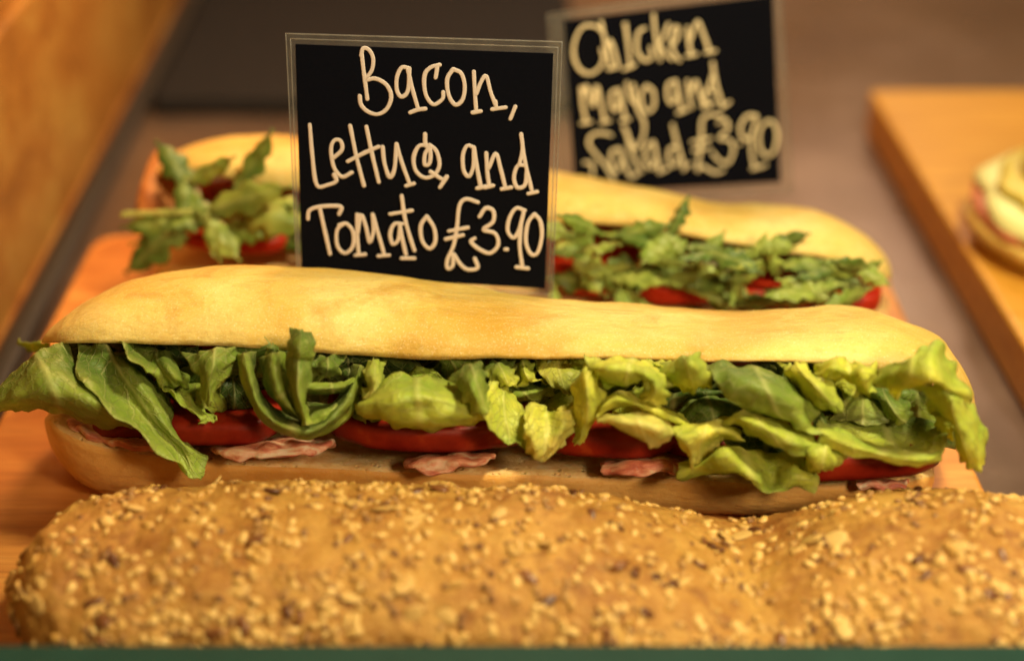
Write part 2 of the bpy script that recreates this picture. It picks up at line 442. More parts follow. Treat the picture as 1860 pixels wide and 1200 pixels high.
# ------------------------------------------------------------------ lettuce of the sandwich in focus
def TA(p): return (p[0]*.37634, 560+p[1]*.37634)
def TB(p): return (600+p[0]*.37634, 560+p[1]*.37634)
def TC(p): return (1160+p[0]*.37634, 560+p[1]*.37634)
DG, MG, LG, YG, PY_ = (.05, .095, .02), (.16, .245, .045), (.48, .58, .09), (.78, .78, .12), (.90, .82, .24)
def leaf(T, rows, ca, cb, seed=0, k=10, ruf=.05, wr=.05, yoff=0, name='lettuce_leaf', parent=None):
    """rows of (x, y, depth) control points; a smooth sheet is drawn through them in space"""
    g = []
    allp = [q for r in rows for q in r]; ca_, cb_ = sum(q[0] for q in allp)/len(allp), sum(q[1] for q in allp)/len(allp)
    gx, gy = (1.09, 1.04) if seed not in (1, 2, 3, 9, 10, 11, 12, 38, 39) else (1, 1)
    for r in rows:
        row = []
        for (a, b, d) in r:
            u, v = T((ca_+(a-ca_)*gx, cb_+(b-cb_)*gy)); row.append(PY(u, v, d+yoff-.05*((u-930)/67)))
        g.append(resample(row, k))
    nc = len(g[0])
    colsl = [resample([g[i][j] for i in range(len(g))], k) for j in range(nc)]
    nr = len(colsl[0])
    verts, uvs, cols = [], [], []
    rnd = random.Random(seed*13+5)
    f1, f2 = rnd.uniform(5, 9), rnd.uniform(5, 9); ph = rnd.uniform(0, 6)
    for i in range(nr):
        for j in range(nc):
            p = colsl[j][i]
            a, b = i/(nr-1), j/(nc-1)
            pa = colsl[j][min(nr-1, i+1)]-colsl[j][max(0, i-1)]
            pb = colsl[min(nc-1, j+1)][i]-colsl[max(0, j-1)][i]
            n = pa.cross(pb); n = n.normalized() if n.length > 1e-6 else Vector((0, -1, 0))
            e = min(a, 1-a, b, 1-b); ed = max(0, 1-e*7)
            d = wr*nz(p, 1.1, seed)*1.6+wr*.9*nz(p, 2.6, seed)+.022*(abs(nz(p, 2.3, seed+9))-.25)*2+.012*nz(p, 6, seed)+ed*.035*nz(p, 4.0, seed+4)
            d += ruf*ed*1.6*(nz(p, 1.9, seed+2)*1.6+.5*math.sin(a*f1*2+b*3+ph))
            fr = max(0, 1-e*3.2)**1.5 if ruf > .03 else max(0, 1-e*4)*.25
            d += fr*.055*math.sin((a*f1+b*f2)*2.6+ph+2.5*nz(p, .7, seed))
            q = p+n*d
            # uneven rim
            cen = colsl[nc//2][nr//2]
            q += (q-cen).normalized()*ed*ed*(.08*nz(q, 2.6, seed)+.03*nz(q, 8, seed)+.012*nz(q, 18, seed))
            verts.append(q); uvs.append((b, a))
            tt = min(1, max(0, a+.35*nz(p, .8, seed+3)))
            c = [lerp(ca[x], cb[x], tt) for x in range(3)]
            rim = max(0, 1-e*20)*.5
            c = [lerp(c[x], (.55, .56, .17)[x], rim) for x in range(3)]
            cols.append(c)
    faces = [(i*nc+j, i*nc+j+1, (i+1)*nc+j+1, (i+1)*nc+j) for i in range(nr-1) for j in range(nc-1)]
    return mesh(name, verts, faces, M['leaf'], parent or blt, uvs=uvs, cols=cols, solid=.016)
L = []
# left end
leaf(TA, [[(-40, 400, -2.6), (60, 310, -3.0), (170, 225, -3.0), (250, 172, -2.6), (340, 185, -2.2)],
          [(-50, 440, -3.2), (80, 375, -3.8), (220, 300, -3.9), (340, 330, -3.7), (420, 350, -3.5)],
          [(-40, 475, -3.4), (110, 440, -4.1), (270, 430, -4.4), (430, 455, -4.5), (560, 490, -4.4)],
          [(-20, 490, -2.6), (140, 492, -3.2), (300, 500, -3.4), (450, 560, -3.2), (640, 600, -3.2)]], MG, LG, 1)
leaf(TA, [[(380, 170, -2.2), (470, 165, -2.5), (560, 190, -2.6), (640, 235, -2.2)],
          [(370, 300, -3.7), (500, 300, -3.1), (650, 320, -3.4), (785, 390, -2.8)],
          [(470, 430, -4.5), (600, 430, -3.6), (730, 440, -3.8), (850, 510, -3.1)],
          [(640, 575, -4.8), (730, 570, -4.0), (820, 590, -4.1), (888, 640, -3.6)],
          [(800, 715, -4.8), (860, 700, -4.2), (920, 690, -4.2), (1000, 712, -3.9)],
          [(890, 800, -4.7), (925, 822, -4.5), (965, 818, -4.3), (998, 770, -4.1)]], MG, LG, 2)
leaf(TA, [[(75, 160, 1.0), (150, 160, .6), (240, 166, .2)], [(80, 175, 1.1), (160, 195, .6), (250, 190, .2)], [(100, 182, 1.2), (180, 205, .8), (240, 200, .3)]], LG, MG, 3)
leaf(TA, [[(590, 165, -2.9), (700, 170, -1.8), (800, 200, -1.5), (860, 230, -1.8)],
          [(620, 215, -3.6), (720, 250, -2.6), (800, 262, -3.2), (862, 290, -2.6)],
          [(690, 290, -3.8), (770, 300, -3.3), (840, 330, -3.6), (900, 340, -2.8)],
          [(760, 350, -3.3), (820, 370, -3.2), (880, 375, -3.0), (930, 360, -2.4)]], MG, LG, 4)
leaf(TA, [[(780, 370, -3.4), (860, 380, -3.0), (910, 360, -2.6)], [(830, 420, -3.7), (890, 430, -3.5), (950, 440, -3.2)],
          [(900, 475, -3.9), (950, 480, -3.7), (985, 490, -3.5)], [(960, 530, -4.0), (1000, 520, -3.9), (1030, 515, -3.8)], [(960, 552, -4.0), (1005, 555, -4.1), (1040, 545, -4.0)]], LG, LG, 5, ruf=.08)
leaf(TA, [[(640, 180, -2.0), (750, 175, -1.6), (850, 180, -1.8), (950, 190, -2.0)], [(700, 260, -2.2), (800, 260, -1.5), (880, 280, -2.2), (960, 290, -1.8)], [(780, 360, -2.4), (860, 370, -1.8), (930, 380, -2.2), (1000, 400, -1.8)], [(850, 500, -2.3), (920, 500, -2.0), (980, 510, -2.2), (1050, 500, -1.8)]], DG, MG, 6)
leaf(TA, [[(905, 225, -2.8), (980, 205, -3.2), (1090, 190, -3.1), (1190, 190, -2.4)], [(930, 290, -3.4), (1000, 290, -3.9), (1060, 270, -3.7), (1140, 260, -3.1)],
          [(965, 370, -3.6), (1000, 370, -4.0), (1030, 350, -3.9), (1090, 320, -3.2)], [(1000, 470, -3.8), (1010, 475, -3.9), (1018, 450, -3.9), (1030, 385, -3.5)]], MG, LG, 7)
leaf(TA, [[(1060, 330, -2.6), (1120, 300, -2.4), (1180, 260, -2.6)], [(1060, 400, -2.9), (1130, 390, -2.7), (1210, 370, -2.6)], [(1030, 450, -2.8), (1130, 470, -2.9), (1230, 490, -2.6)], [(1010, 500, -2.3), (1120, 515, -2.4), (1240, 520, -2.3)]], DG, MG, 8)
# rolled heart with nested bowls
leaf(TA, [[(1130, 230, -2.8), (1160, 330, -3.6), (1215, 470, -4.1), (1290, 565, -4.3), (1400, 610, -4.4), (1500, 630, -4.3), (1620, 575, -4.0), (1720, 440, -3.5), (1760, 280, -2.6)],
          [(1175, 215, -3.4), (1205, 320, -4.2), (1245, 450, -4.6), (1320, 540, -4.8), (1410, 575, -4.9), (1500, 590, -4.8), (1600, 530, -4.5), (1690, 410, -3.9), (1740, 270, -3.0)],
          [(1240, 200, -2.9), (1250, 310, -3.2), (1280, 430, -3.5), (1350, 500, -3.7), (1420, 540, -3.8), (1490, 545, -3.8), (1580, 490, -3.6), (1660, 380, -3.0), (1700, 260, -2.4)]], LG, DG, 9, ruf=.02)
leaf(TA, [[(1250, 240, -3.1), (1275, 340, -3.7), (1320, 440, -4.1), (1400, 520, -4.3), (1460, 560, -4.4)],
          [(1320, 215, -3.6), (1330, 320, -4.2), (1360, 420, -4.5), (1420, 500, -4.7), (1480, 555, -4.7)],
          [(1375, 210, -3.1), (1380, 310, -3.4), (1400, 400, -3.9), (1440, 480, -4.2), (1495, 545, -4.5)]], MG, LG, 10, ruf=.02)
leaf(TA, [[(1385, 205, -3.5), (1440, 200, -4.1), (1512, 215, -3.6)], [(1380, 300, -4.0), (1440, 300, -4.7), (1510, 300, -4.1)],
          [(1395, 400, -4.2), (1440, 400, -4.9), (1480, 400, -4.4)], [(1420, 490, -4.5), (1460, 490, -5.0), (1480, 470, -4.6)], [(1460, 555, -4.6), (1480, 560, -4.9), (1500, 545, -4.6)]], MG, LG, 11, ruf=.02)
leaf(TA, [[(1410, 100, -3.7), (1450, 95, -3.9), (1500, 115, -3.6)], [(1390, 160, -4.0), (1450, 160, -4.4), (1512, 170, -3.9)], [(1385, 215, -4.1), (1445, 225, -4.6), (1515, 225, -4.0)], [(1385, 250, -3.8), (1445, 260, -4.2), (1512, 255, -3.8)]], MG, LG, 12, ruf=.02)
leaf(TA, [[(1490, 365, -4.4), (1560, 362, -4.2), (1640, 355, -3.8), (1740, 310, -2.8)], [(1480, 385, -4.5), (1560, 388, -4.5), (1650, 380, -4.1), (1745, 335, -3.1)], [(1490, 400, -4.1), (1560, 410, -3.9), (1660, 400, -3.5), (1745, 350, -2.6)]], LG, MG, 13, ruf=.01)
leaf(TA, [[(1490, 440, -3.6), (1570, 450, -3.6), (1660, 420, -3.2), (1740, 360, -2.6)], [(1490, 520, -4.3), (1570, 490, -4.3), (1660, 440, -3.8), (1745, 375, -3.0)], [(1500, 560, -4.5), (1580, 530, -4.4), (1670, 470, -3.9), (1750, 400, -3.0)]], DG, LG, 14, ruf=.01)
leaf(TA, [[(1510, 240, -2.9), (1580, 225, -3.0), (1660, 230, -2.6)], [(1515, 290, -3.3), (1580, 285, -3.5), (1640, 290, -3.0)], [(1510, 345, -3.0), (1570, 335, -3.2), (1620, 320, -2.7)]], MG, LG, 15)
leaf(TA, [[(1600, 240, -2.2), (1680, 240, -2.3), (1780, 250, -2.0)], [(1600, 320, -2.5), (1690, 320, -2.9), (1790, 320, -2.2)], [(1600, 380, -2.2), (1700, 400, -2.5), (1790, 400, -1.9)]], DG, MG, 16)
# centre
leaf(TB, [[(165, 260, -2.9), (210, 235, -3.2), (265, 250, -2.6)], [(165, 320, -3.6), (215, 310, -3.9), (265, 320, -3.2)], [(185, 380, -3.9), (220, 375, -4.1), (260, 370, -3.6)], [(160, 440, -4.1), (200, 420, -4.3), (250, 400, -4.0)]], LG, PY_, 17)
leaf(TB, [[(190, 390, -3.3), (300, 335, -3.6), (420, 330, -3.6), (540, 345, -3.3), (630, 380, -3.2)],
          [(165, 430, -4.2), (300, 400, -4.8), (420, 410, -4.9), (530, 410, -4.6), (650, 420, -4.0)],
          [(150, 475, -4.5), (300, 475, -5.2), (430, 480, -5.0), (560, 465, -4.9), (700, 470, -4.4)],
          [(165, 500, -4.2), (290, 535, -4.7), (430, 560, -4.9), (580, 545, -4.9), (735, 505, -4.5)],
          [(200, 520, -3.4), (310, 555, -3.9), (430, 575, -4.0), (590, 562, -4.0), (740, 520, -3.8)]], LG, YG, 18)
leaf(TB, [[(585, 320, -3.4), (640, 285, -3.8), (705, 255, -3.4), (740, 295, -3.1)], [(620, 370, -4.3), (670, 350, -4.9), (725, 330, -4.4), (760, 360, -3.7)],
          [(650, 430, -4.7), (700, 420, -5.2), (745, 410, -4.6), (770, 440, -4.0)], [(690, 490, -4.6), (725, 500, -5.0), (755, 500, -4.7), (775, 500, -4.2)]], MG, LG, 19)
leaf(TB, [[(765, 360, -3.8), (830, 375, -3.4), (880, 410, -3.0)], [(755, 450, -4.4), (840, 450, -3.9), (930, 490, -3.7)], [(745, 520, -4.7), (850, 540, -4.2), (965, 560, -4.2)],
          [(790, 590, -4.7), (860, 610, -4.4), (955, 620, -4.4)], [(815, 640, -4.6), (870, 650, -4.6), (940, 672, -4.3)]], YG, LG, 20)
leaf(TB, [[(945, 510, -4.2), (975, 468, -4.0), (1040, 500, -3.7), (1110, 480, -4.0), (1190, 440, -3.4)], [(945, 570, -4.7), (990, 560, -4.6), (1050, 570, -4.3), (1120, 550, -4.5), (1195, 520, -4.0)],
          [(945, 640, -4.7), (985, 640, -4.9), (1040, 640, -4.6), (1100, 620, -4.6), (1165, 590, -4.2)], [(960, 690, -4.5), (995, 715, -4.7), (1022, 742, -4.6), (1070, 700, -4.5), (1130, 650, -4.2)]], YG, PY_, 21)
leaf(TB, [[(720, 270, -2.4), (800, 255, -2.6), (880, 265, -2.2)], [(760, 320, -3.1), (830, 310, -3.4), (880, 310, -2.8)], [(830, 370, -3.4), (860, 375, -3.6), (890, 380, -3.0)]], MG, YG, 22)
leaf(TB, [[(870, 270, -2.0), (930, 260, -2.4), (1000, 270, -2.1)], [(900, 350, -2.6), (940, 310, -3.1), (990, 320, -2.7)], [(890, 390, -2.9), (960, 350, -3.2), (1040, 355, -2.8)]], LG, YG, 23)
leaf(TB, [[(1000, 255, -2.2), (1100, 250, -2.2), (1230, 255, -2.0)], [(1020, 310, -3.0), (1110, 300, -3.0), (1220, 310, -2.7)], [(1080, 375, -3.2), (1130, 380, -3.3), (1200, 370, -2.9)], [(1140, 410, -3.1), (1160, 412, -3.2), (1185, 415, -2.9)]], YG, (.45, .42, .12), 24)
leaf(TB, [[(780, 380, -2.4), (900, 370, -2.4), (1070, 350, -2.1)], [(840, 420, -3.0), (940, 410, -3.2), (1065, 375, -2.7)], [(860, 445, -2.6), (960, 440, -2.8), (1060, 400, -2.3)]], MG, LG, 25)
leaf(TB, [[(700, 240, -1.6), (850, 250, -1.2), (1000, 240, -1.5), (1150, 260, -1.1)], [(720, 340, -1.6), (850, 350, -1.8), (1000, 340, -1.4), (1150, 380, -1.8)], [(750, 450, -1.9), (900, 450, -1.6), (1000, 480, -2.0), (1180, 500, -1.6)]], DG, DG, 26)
leaf(TB, [[(1245, 255, -3.5), (1265, 270, -3.6), (1290, 330, -3.2)], [(1200, 320, -4.0), (1240, 330, -4.5), (1290, 370, -3.9)], [(1180, 420, -4.1), (1240, 420, -4.8), (1325, 430, -4.2)],
          [(1190, 520, -4.3), (1240, 510, -4.7), (1300, 500, -4.3)], [(1195, 590, -4.2), (1220, 590, -4.5), (1260, 575, -4.1)], [(1175, 640, -4.2), (1190, 650, -4.3), (1225, 640, -4.1)]], YG, YG, 27)
leaf(TB, [[(1240, 245, -3.2), (1350, 235, -3.5), (1460, 250, -3.4), (1560, 275, -3.1), (1620, 320, -2.8)], [(1260, 280, -4.2), (1350, 285, -4.6), (1440, 290, -4.6), (1530, 300, -4.6), (1620, 360, -3.9)],
          [(1290, 320, -4.3), (1360, 350, -4.3), (1430, 360, -4.4), (1520, 330, -5.0), (1600, 400, -4.4)], [(1340, 380, -4.0), (1400, 382, -4.0), (1460, 365, -4.2), (1500, 360, -4.7), (1560, 430, -4.6)]], YG, LG, 28)
leaf(TB, [[(1510, 330, -4.6), (1560, 340, -5.0), (1620, 380, -4.5)], [(1520, 390, -4.7), (1570, 400, -5.0), (1620, 430, -4.5)], [(1490, 435, -4.5), (1540, 450, -4.8), (1610, 470, -4.4)]], LG, YG, 29)
leaf(TB, [[(1310, 440, -3.6), (1400, 400, -3.8), (1480, 430, -3.6), (1600, 470, -3.5), (1700, 520, -3.3)], [(1320, 475, -4.6), (1390, 440, -4.8), (1480, 460, -4.8), (1600, 510, -4.7), (1740, 575, -4.2)], [(1300, 530, -4.8), (1370, 480, -4.5), (1470, 475, -4.3), (1600, 530, -4.2), (1735, 590, -4.0)]], YG, YG, 30, ruf=.02)
leaf(TB, [[(1300, 535, -4.4), (1370, 510, -4.7), (1480, 515, -4.7), (1580, 530, -4.6), (1640, 560, -4.2)], [(1310, 550, -4.9), (1390, 540, -5.2), (1490, 555, -5.3), (1580, 575, -5.2), (1650, 600, -4.7)],
          [(1360, 560, -4.5), (1430, 590, -5.1), (1510, 610, -5.2), (1580, 620, -5.2), (1630, 630, -4.7)], [(1450, 590, -4.2), (1490, 620, -4.7), (1525, 650, -5.0), (1545, 675, -5.0), (1610, 655, -4.6)]], PY_, (.74, .66, .26), 31, ruf=.02)
leaf(TB, [[(1600, 290, -3.2), (1660, 240, -3.7), (1740, 215, -4.1), (1800, 245, -3.6)], [(1620, 330, -3.9), (1690, 300, -4.7), (1750, 270, -5.0), (1825, 310, -4.2)], [(1640, 370, -3.8), (1710, 360, -4.4), (1770, 350, -4.6), (1830, 360, -4.0)], [(1700, 390, -3.3), (1740, 395, -3.6), (1780, 385, -3.7), (1820, 375, -3.5)]], LG, YG, 32)
leaf(TB, [[(1500, 250, -2.6), (1580, 245, -2.9), (1650, 250, -2.6)], [(1560, 275, -3.3), (1620, 285, -3.6), (1690, 290, -3.2)], [(1620, 320, -3.3), (1660, 330, -3.4), (1700, 330, -3.0)]], YG, YG, 33)
# right side
leaf(TC, [[(320, 250, -3.3), (430, 262, -3.4), (560, 285, -3.3), (680, 310, -3.0), (760, 360, -2.8)],
          [(370, 310, -4.2), (480, 320, -4.6), (600, 340, -4.6), (710, 370, -4.2), (810, 420, -3.6)],
          [(420, 390, -4.7), (520, 400, -5.0), (630, 410, -5.1), (740, 430, -4.8), (850, 470, -4.1)],
          [(480, 455, -4.7), (570, 480, -4.8), (670, 500, -4.9), (760, 510, -4.9), (830, 530, -4.4)],
          [(560, 490, -4.4), (640, 520, -4.4), (720, 550, -4.7), (790, 590, -4.9), (860, 605, -4.7)]], MG, LG, 34)
leaf(TC, [[(715, 310, -3.4), (750, 280, -3.9), (800, 272, -3.8)], [(770, 350, -3.8), (810, 330, -4.5), (860, 310, -3.9)], [(820, 420, -4.1), (870, 390, -4.8), (930, 370, -4.1)], [(860, 475, -4.3), (920, 450, -4.7), (975, 420, -4.2)], [(930, 492, -4.4), (970, 500, -4.6), (992, 480, -4.4)]], YG, LG, 35)
leaf(TC, [[(690, 270, -2.6), (740, 265, -2.9), (790, 275, -2.8)], [(720, 330, -3.2), (760, 330, -3.7), (800, 350, -3.4)], [(790, 400, -3.6), (820, 400, -4.0), (840, 420, -3.7)], [(830, 450, -3.8), (845, 460, -4.0), (860, 460, -3.8)]], YG, LG, 36)
leaf(TC, [[(865, 320, -3.2), (930, 262, -3.6), (1010, 265, -3.3), (1080, 270, -3.7), (1145, 262, -3.2)], [(890, 340, -3.9), (950, 290, -4.4), (1020, 310, -3.9), (1080, 310, -4.5), (1140, 310, -4.0)], [(920, 350, -3.7), (970, 320, -3.9), (1030, 350, -3.9), (1080, 370, -4.5), (1130, 360, -4.1)], [(960, 340, -3.2), (1000, 350, -3.4), (1050, 380, -3.8), (1105, 405, -4.3), (1120, 395, -4.1)]], YG, YG, 37)
leaf(TC, [[(1130, 300, -3.2), (1230, 265, -4.0), (1330, 210, -4.6), (1435, 150, -4.2), (1480, 230, -3.2)],
          [(1150, 350, -3.8), (1230, 330, -4.5), (1320, 300, -5.1), (1430, 250, -5.1), (1540, 310, -4.0)],
          [(1190, 400, -4.1), (1250, 390, -4.5), (1320, 355, -5.1), (1440, 350, -5.5), (1590, 400, -4.6)],
          [(1230, 435, -4.2), (1270, 420, -4.3), (1340, 362, -4.6), (1470, 380, -5.2), (1615, 470, -4.7)]], LG, YG, 38)
leaf(TC, [[(1330, 362, -4.0), (1420, 365, -4.6), (1500, 385, -4.9), (1560, 415, -4.8), (1610, 460, -4.3)],
          [(1370, 420, -4.1), (1440, 420, -4.8), (1515, 440, -5.3), (1580, 470, -4.9), (1640, 540, -4.4)],
          [(1410, 490, -3.9), (1460, 500, -4.3), (1515, 520, -5.3), (1600, 550, -5.0), (1670, 600, -4.4)],
          [(1510, 560, -4.6), (1530, 580, -4.8), (1560, 610, -5.2), (1620, 630, -5.1), (1685, 680, -4.5)],
          [(1525, 640, -4.5), (1550, 670, -4.9), (1590, 690, -5.2), (1640, 710, -5.1), (1692, 730, -4.6)],
          [(1560, 735, -4.5), (1590, 755, -4.8), (1620, 775, -5.0), (1650, 780, -4.9), (1675, 760, -4.6)]], LG, YG, 39)
leaf(TC, [[(1390, 440, -3.6), (1450, 450, -3.9), (1510, 470, -3.9)], [(1420, 530, -3.8), (1465, 540, -4.2), (1512, 560, -4.1)], [(1430, 600, -3.6), (1470, 620, -4.0), (1510, 630, -3.9)]], LG, YG, 40)
leaf(TC, [[(1110, 340, -2.6), (1180, 370, -2.9), (1250, 400, -2.7)], [(1120, 400, -3.0), (1200, 440, -3.5), (1300, 470, -3.3)], [(1180, 480, -3.3), (1240, 500, -3.7), (1310, 500, -3.5)], [(1250, 530, -3.5), (1280, 535, -3.7), (1300, 530, -3.5)]], MG, LG, 41)
leaf(TC, [[(960, 350, -2.2), (1050, 370, -2.2), (1150, 400, -2.2)], [(990, 420, -2.9), (1080, 430, -3.1), (1180, 460, -2.9)], [(980, 490, -3.1), (1080, 500, -3.4), (1220, 515, -3.3)], [(940, 530, -3.1), (1080, 545, -3.4), (1240, 545, -3.4)]], LG, (.30, .32, .10), 42)
leaf(TC, [[(1150, 340, -2.7), (1280, 350, -2.5), (1420, 380, -2.8), (1480, 430, -2.6)], [(1180, 430, -2.7), (1290, 440, -3.0), (1400, 460, -2.7), (1490, 520, -3.0)], [(1200, 540, -2.7), (1300, 550, -2.6), (1400, 560, -2.9), (1480, 600, -3.0)]], MG, LG, 54)
# long tongue looping round
leaf(TC, [[(900, 520, -2.9), (1050, 530, -3.0), (1200, 530, -3.0), (1330, 530, -3.2), (1440, 560, -3.4)],
          [(930, 560, -3.4), (1060, 580, -3.4), (1200, 590, -3.4), (1340, 590, -3.5), (1472, 620, -4.4)],
          [(1000, 610, -3.8), (1090, 630, -3.8), (1220, 650, -3.7), (1340, 660, -3.9), (1460, 670, -4.7)],
          [(1060, 650, -4.2), (1150, 665, -4.3), (1260, 690, -4.3), (1350, 700, -4.7), (1430, 705, -4.9)]], MG, YG, 43, ruf=.02)
leaf(TC, [[(890, 545, -4.3), (1000, 595, -4.4), (1110, 645, -4.5), (1260, 690, -4.8), (1380, 700, -5.0), (1440, 690, -4.9)],
          [(890, 600, -4.8), (1000, 640, -5.0), (1110, 680, -5.1), (1250, 715, -5.2), (1370, 725, -5.3), (1440, 710, -5.0)],
          [(880, 670, -4.7), (960, 690, -4.9), (1060, 710, -5.0), (1200, 742, -5.1), (1350, 750, -5.1), (1430, 725, -4.9)]], LG, YG, 44, ruf=.03)
leaf(TC, [[(400, 535, -3.6), (480, 485, -3.9), (560, 495, -3.9), (650, 530, -3.7), (720, 570, -3.5)], [(420, 550, -4.3), (500, 530, -4.9), (590, 550, -5.1), (700, 590, -4.8), (830, 620, -4.4)],
          [(480, 560, -4.6), (560, 580, -5.1), (650, 620, -5.2), (760, 650, -5.1), (885, 650, -4.7)], [(560, 600, -4.4), (620, 640, -4.7), (700, 680, -4.9), (780, 690, -4.9), (870, 680, -4.6)]], YG, LG, 45)
leaf(TC, [[(190, 490, -2.6), (270, 430, -2.9), (380, 420, -2.9), (490, 440, -2.6)], [(220, 520, -3.3), (300, 480, -3.7), (400, 470, -3.6), (500, 480, -3.2)], [(270, 560, -3.4), (330, 550, -3.8), (400, 530, -3.7), (470, 510, -3.3)]], MG, MG, 46)
leaf(TC, [[(200, 515, -4.1), (260, 545, -4.3), (330, 550, -4.2), (420, 555, -4.3), (480, 600, -4.2)], [(180, 580, -4.6), (250, 590, -4.9), (320, 590, -4.9), (400, 590, -4.8), (492, 640, -4.7)],
          [(165, 600, -4.7), (230, 640, -5.1), (300, 650, -5.0), (350, 640, -4.6), (400, 620, -4.2)], [(220, 690, -4.6), (255, 700, -5.0), (300, 700, -4.8), (340, 680, -4.4), (370, 650, -4.0)], [(250, 760, -4.5), (270, 768, -4.8), (300, 750, -4.6), (320, 730, -4.3), (340, 710, -4.0)]], YG, PY_, 47)
leaf(TC, [[(240, 735, -3.9), (330, 720, -4.0), (420, 670, -4.2), (510, 680, -4.1), (620, 700, -3.7), (740, 700, -3.8), (830, 720, -4.0)],
          [(215, 770, -4.6), (310, 755, -4.8), (420, 700, -5.3), (520, 740, -4.9), (620, 770, -4.2), (730, 780, -4.7), (835, 790, -4.4)],
          [(208, 810, -4.7), (310, 790, -4.7), (430, 780, -5.2), (540, 800, -5.2), (630, 840, -4.6), (720, 830, -4.9), (845, 830, -4.8)],
          [(240, 822, -4.4), (310, 810, -4.4), (430, 795, -4.7), (530, 820, -5.2), (610, 888, -5.0), (730, 860, -4.8), (825, 890, -5.0)]], YG, LG, 48, ruf=.03)
leaf(TC, [[(760, 660, -4.3), (850, 660, -4.7), (930, 680, -4.7), (1010, 700, -4.5)], [(790, 710, -4.7), (850, 710, -5.2), (920, 720, -5.0), (990, 730, -4.8)], [(810, 760, -4.6), (850, 770, -5.1), (910, 765, -5.0), (960, 765, -4.7)], [(840, 800, -4.4), (870, 805, -4.8), (910, 800, -4.8), (940, 790, -4.6)]], LG, YG, 49, ruf=.1, wr=.1)
leaf(TC, [[(430, 580, -2.9), (560, 600, -3.2), (700, 640, -3.0), (820, 680, -3.2)], [(440, 660, -3.3), (560, 680, -3.6), (680, 700, -3.3), (800, 740, -3.7)], [(560, 720, -3.6), (640, 740, -4.0), (720, 760, -3.7), (800, 780, -3.9)]], DG, MG, 50)
leaf(TC, [[(-20, 400, -2.0), (100, 380, -2.2), (250, 380, -2.0), (400, 390, -2.3)], [(0, 480, -2.3), (100, 470, -2.6), (250, 410, -3.0), (420, 420, -2.8)], [(0, 560, -2.1), (100, 560, -2.4), (250, 500, -2.1), (400, 520, -2.0)]], DG, MG, 51)
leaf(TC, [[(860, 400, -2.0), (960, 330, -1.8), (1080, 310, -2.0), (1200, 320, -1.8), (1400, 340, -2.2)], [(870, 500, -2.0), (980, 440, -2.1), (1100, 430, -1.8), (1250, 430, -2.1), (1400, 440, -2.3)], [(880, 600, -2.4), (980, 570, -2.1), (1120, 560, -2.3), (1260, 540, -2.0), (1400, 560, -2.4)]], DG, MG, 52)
leaf(TC, [[(640, 280, -2.4), (700, 270, -2.6), (800, 290, -2.4)], [(700, 340, -2.8), (760, 400, -3.0), (830, 430, -2.8)], [(840, 500, -3.4), (880, 540, -3.9), (900, 560, -3.7)], [(830, 580, -4.0), (870, 600, -4.4), (890, 610, -4.2)]], MG, MG, 53)

# leaves packed deep inside the sandwich
rf = random.Random(77)
def ident(p): return p
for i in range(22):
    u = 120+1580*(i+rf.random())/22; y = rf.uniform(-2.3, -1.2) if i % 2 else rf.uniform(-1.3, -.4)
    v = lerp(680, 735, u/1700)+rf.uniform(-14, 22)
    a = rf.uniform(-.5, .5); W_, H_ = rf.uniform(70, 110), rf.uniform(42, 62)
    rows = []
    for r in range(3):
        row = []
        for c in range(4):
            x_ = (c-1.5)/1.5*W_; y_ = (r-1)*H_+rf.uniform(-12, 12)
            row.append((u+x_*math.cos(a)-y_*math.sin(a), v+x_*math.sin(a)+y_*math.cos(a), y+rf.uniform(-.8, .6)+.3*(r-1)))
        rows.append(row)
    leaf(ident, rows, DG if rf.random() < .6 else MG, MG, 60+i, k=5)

# small curled leaves squeezed between the big ones
for i in range(11):
    u = 330+1300*(i+rf.random())/11; y = rf.uniform(-3.3, -2.2)
    v = lerp(672, 712, (u-300)/1300)+rf.uniform(-16, 48)
    a = rf.uniform(-1.3, 1.3); W_, H_ = rf.uniform(34, 62), rf.uniform(20, 34)
    q1, q2 = rf.uniform(.5, 1.1), rf.uniform(-.6, .6); rows = []
    for r in range(4):
        row = []
        for c in range(4):
            x_ = (c-1.5)/1.5*W_*(1-.22*abs(r-1.5)); y_ = (r-1.5)*H_*.8+rf.uniform(-7, 7)
            row.append((u+x_*math.cos(a)-y_*math.sin(a), v+x_*math.sin(a)+y_*math.cos(a), y+q1*((c-1.5)**2-1)*.35+q2*(r-1.5)*.5+rf.uniform(-.25, .25)))
        rows.append(row)
    f = (u-330)/1300
    c1 = rf.choice([MG, LG, DG]) if f < .4 else rf.choice([LG, YG, LG, MG])
    leaf(ident, rows, c1, LG if f < .4 else YG, 120+i, k=7)

# ------------------------------------------------------------------ tomato slices and bacon
def disc(name, parent, c, rx, ry, th, mat, tilt=(0, 0, 0), seed=0):
    n, verts, faces = 64, [], []
    prof = [(0.0, .45), (.55, .47), (.93, .5), (.985, .42), (1.0, .2), (1.0, -.2), (.985, -.42), (.86, -.5), (.55, -.5), (0, -.5)]
    e = Euler(tilt).to_matrix(); c = Vector(c)
    for (r, z) in prof:
        for k in range(n):
            a = 2*math.pi*k/n
            rr = 1+.035*nz((math.cos(a)*1.5, math.sin(a)*1.5, 0), 1, seed)*2
            q = Vector((rx*r*rr*math.copysign(abs(math.cos(a))**.55, math.cos(a)), ry*r*rr*math.copysign(abs(math.sin(a))**.55, math.sin(a)), z*th+.03*nz((r*2*math.cos(a), r*2*math.sin(a), 0), 2, seed)))
            verts.append(c+e@q)
    m = len(prof)
    for i in range(m-1):
        for k in range(n):
            faces.append((i*n+k, i*n+(k+1) % n, (i+1)*n+(k+1) % n, (i+1)*n+k)[::-1])
    return mesh(name, verts, faces, mat, parent)
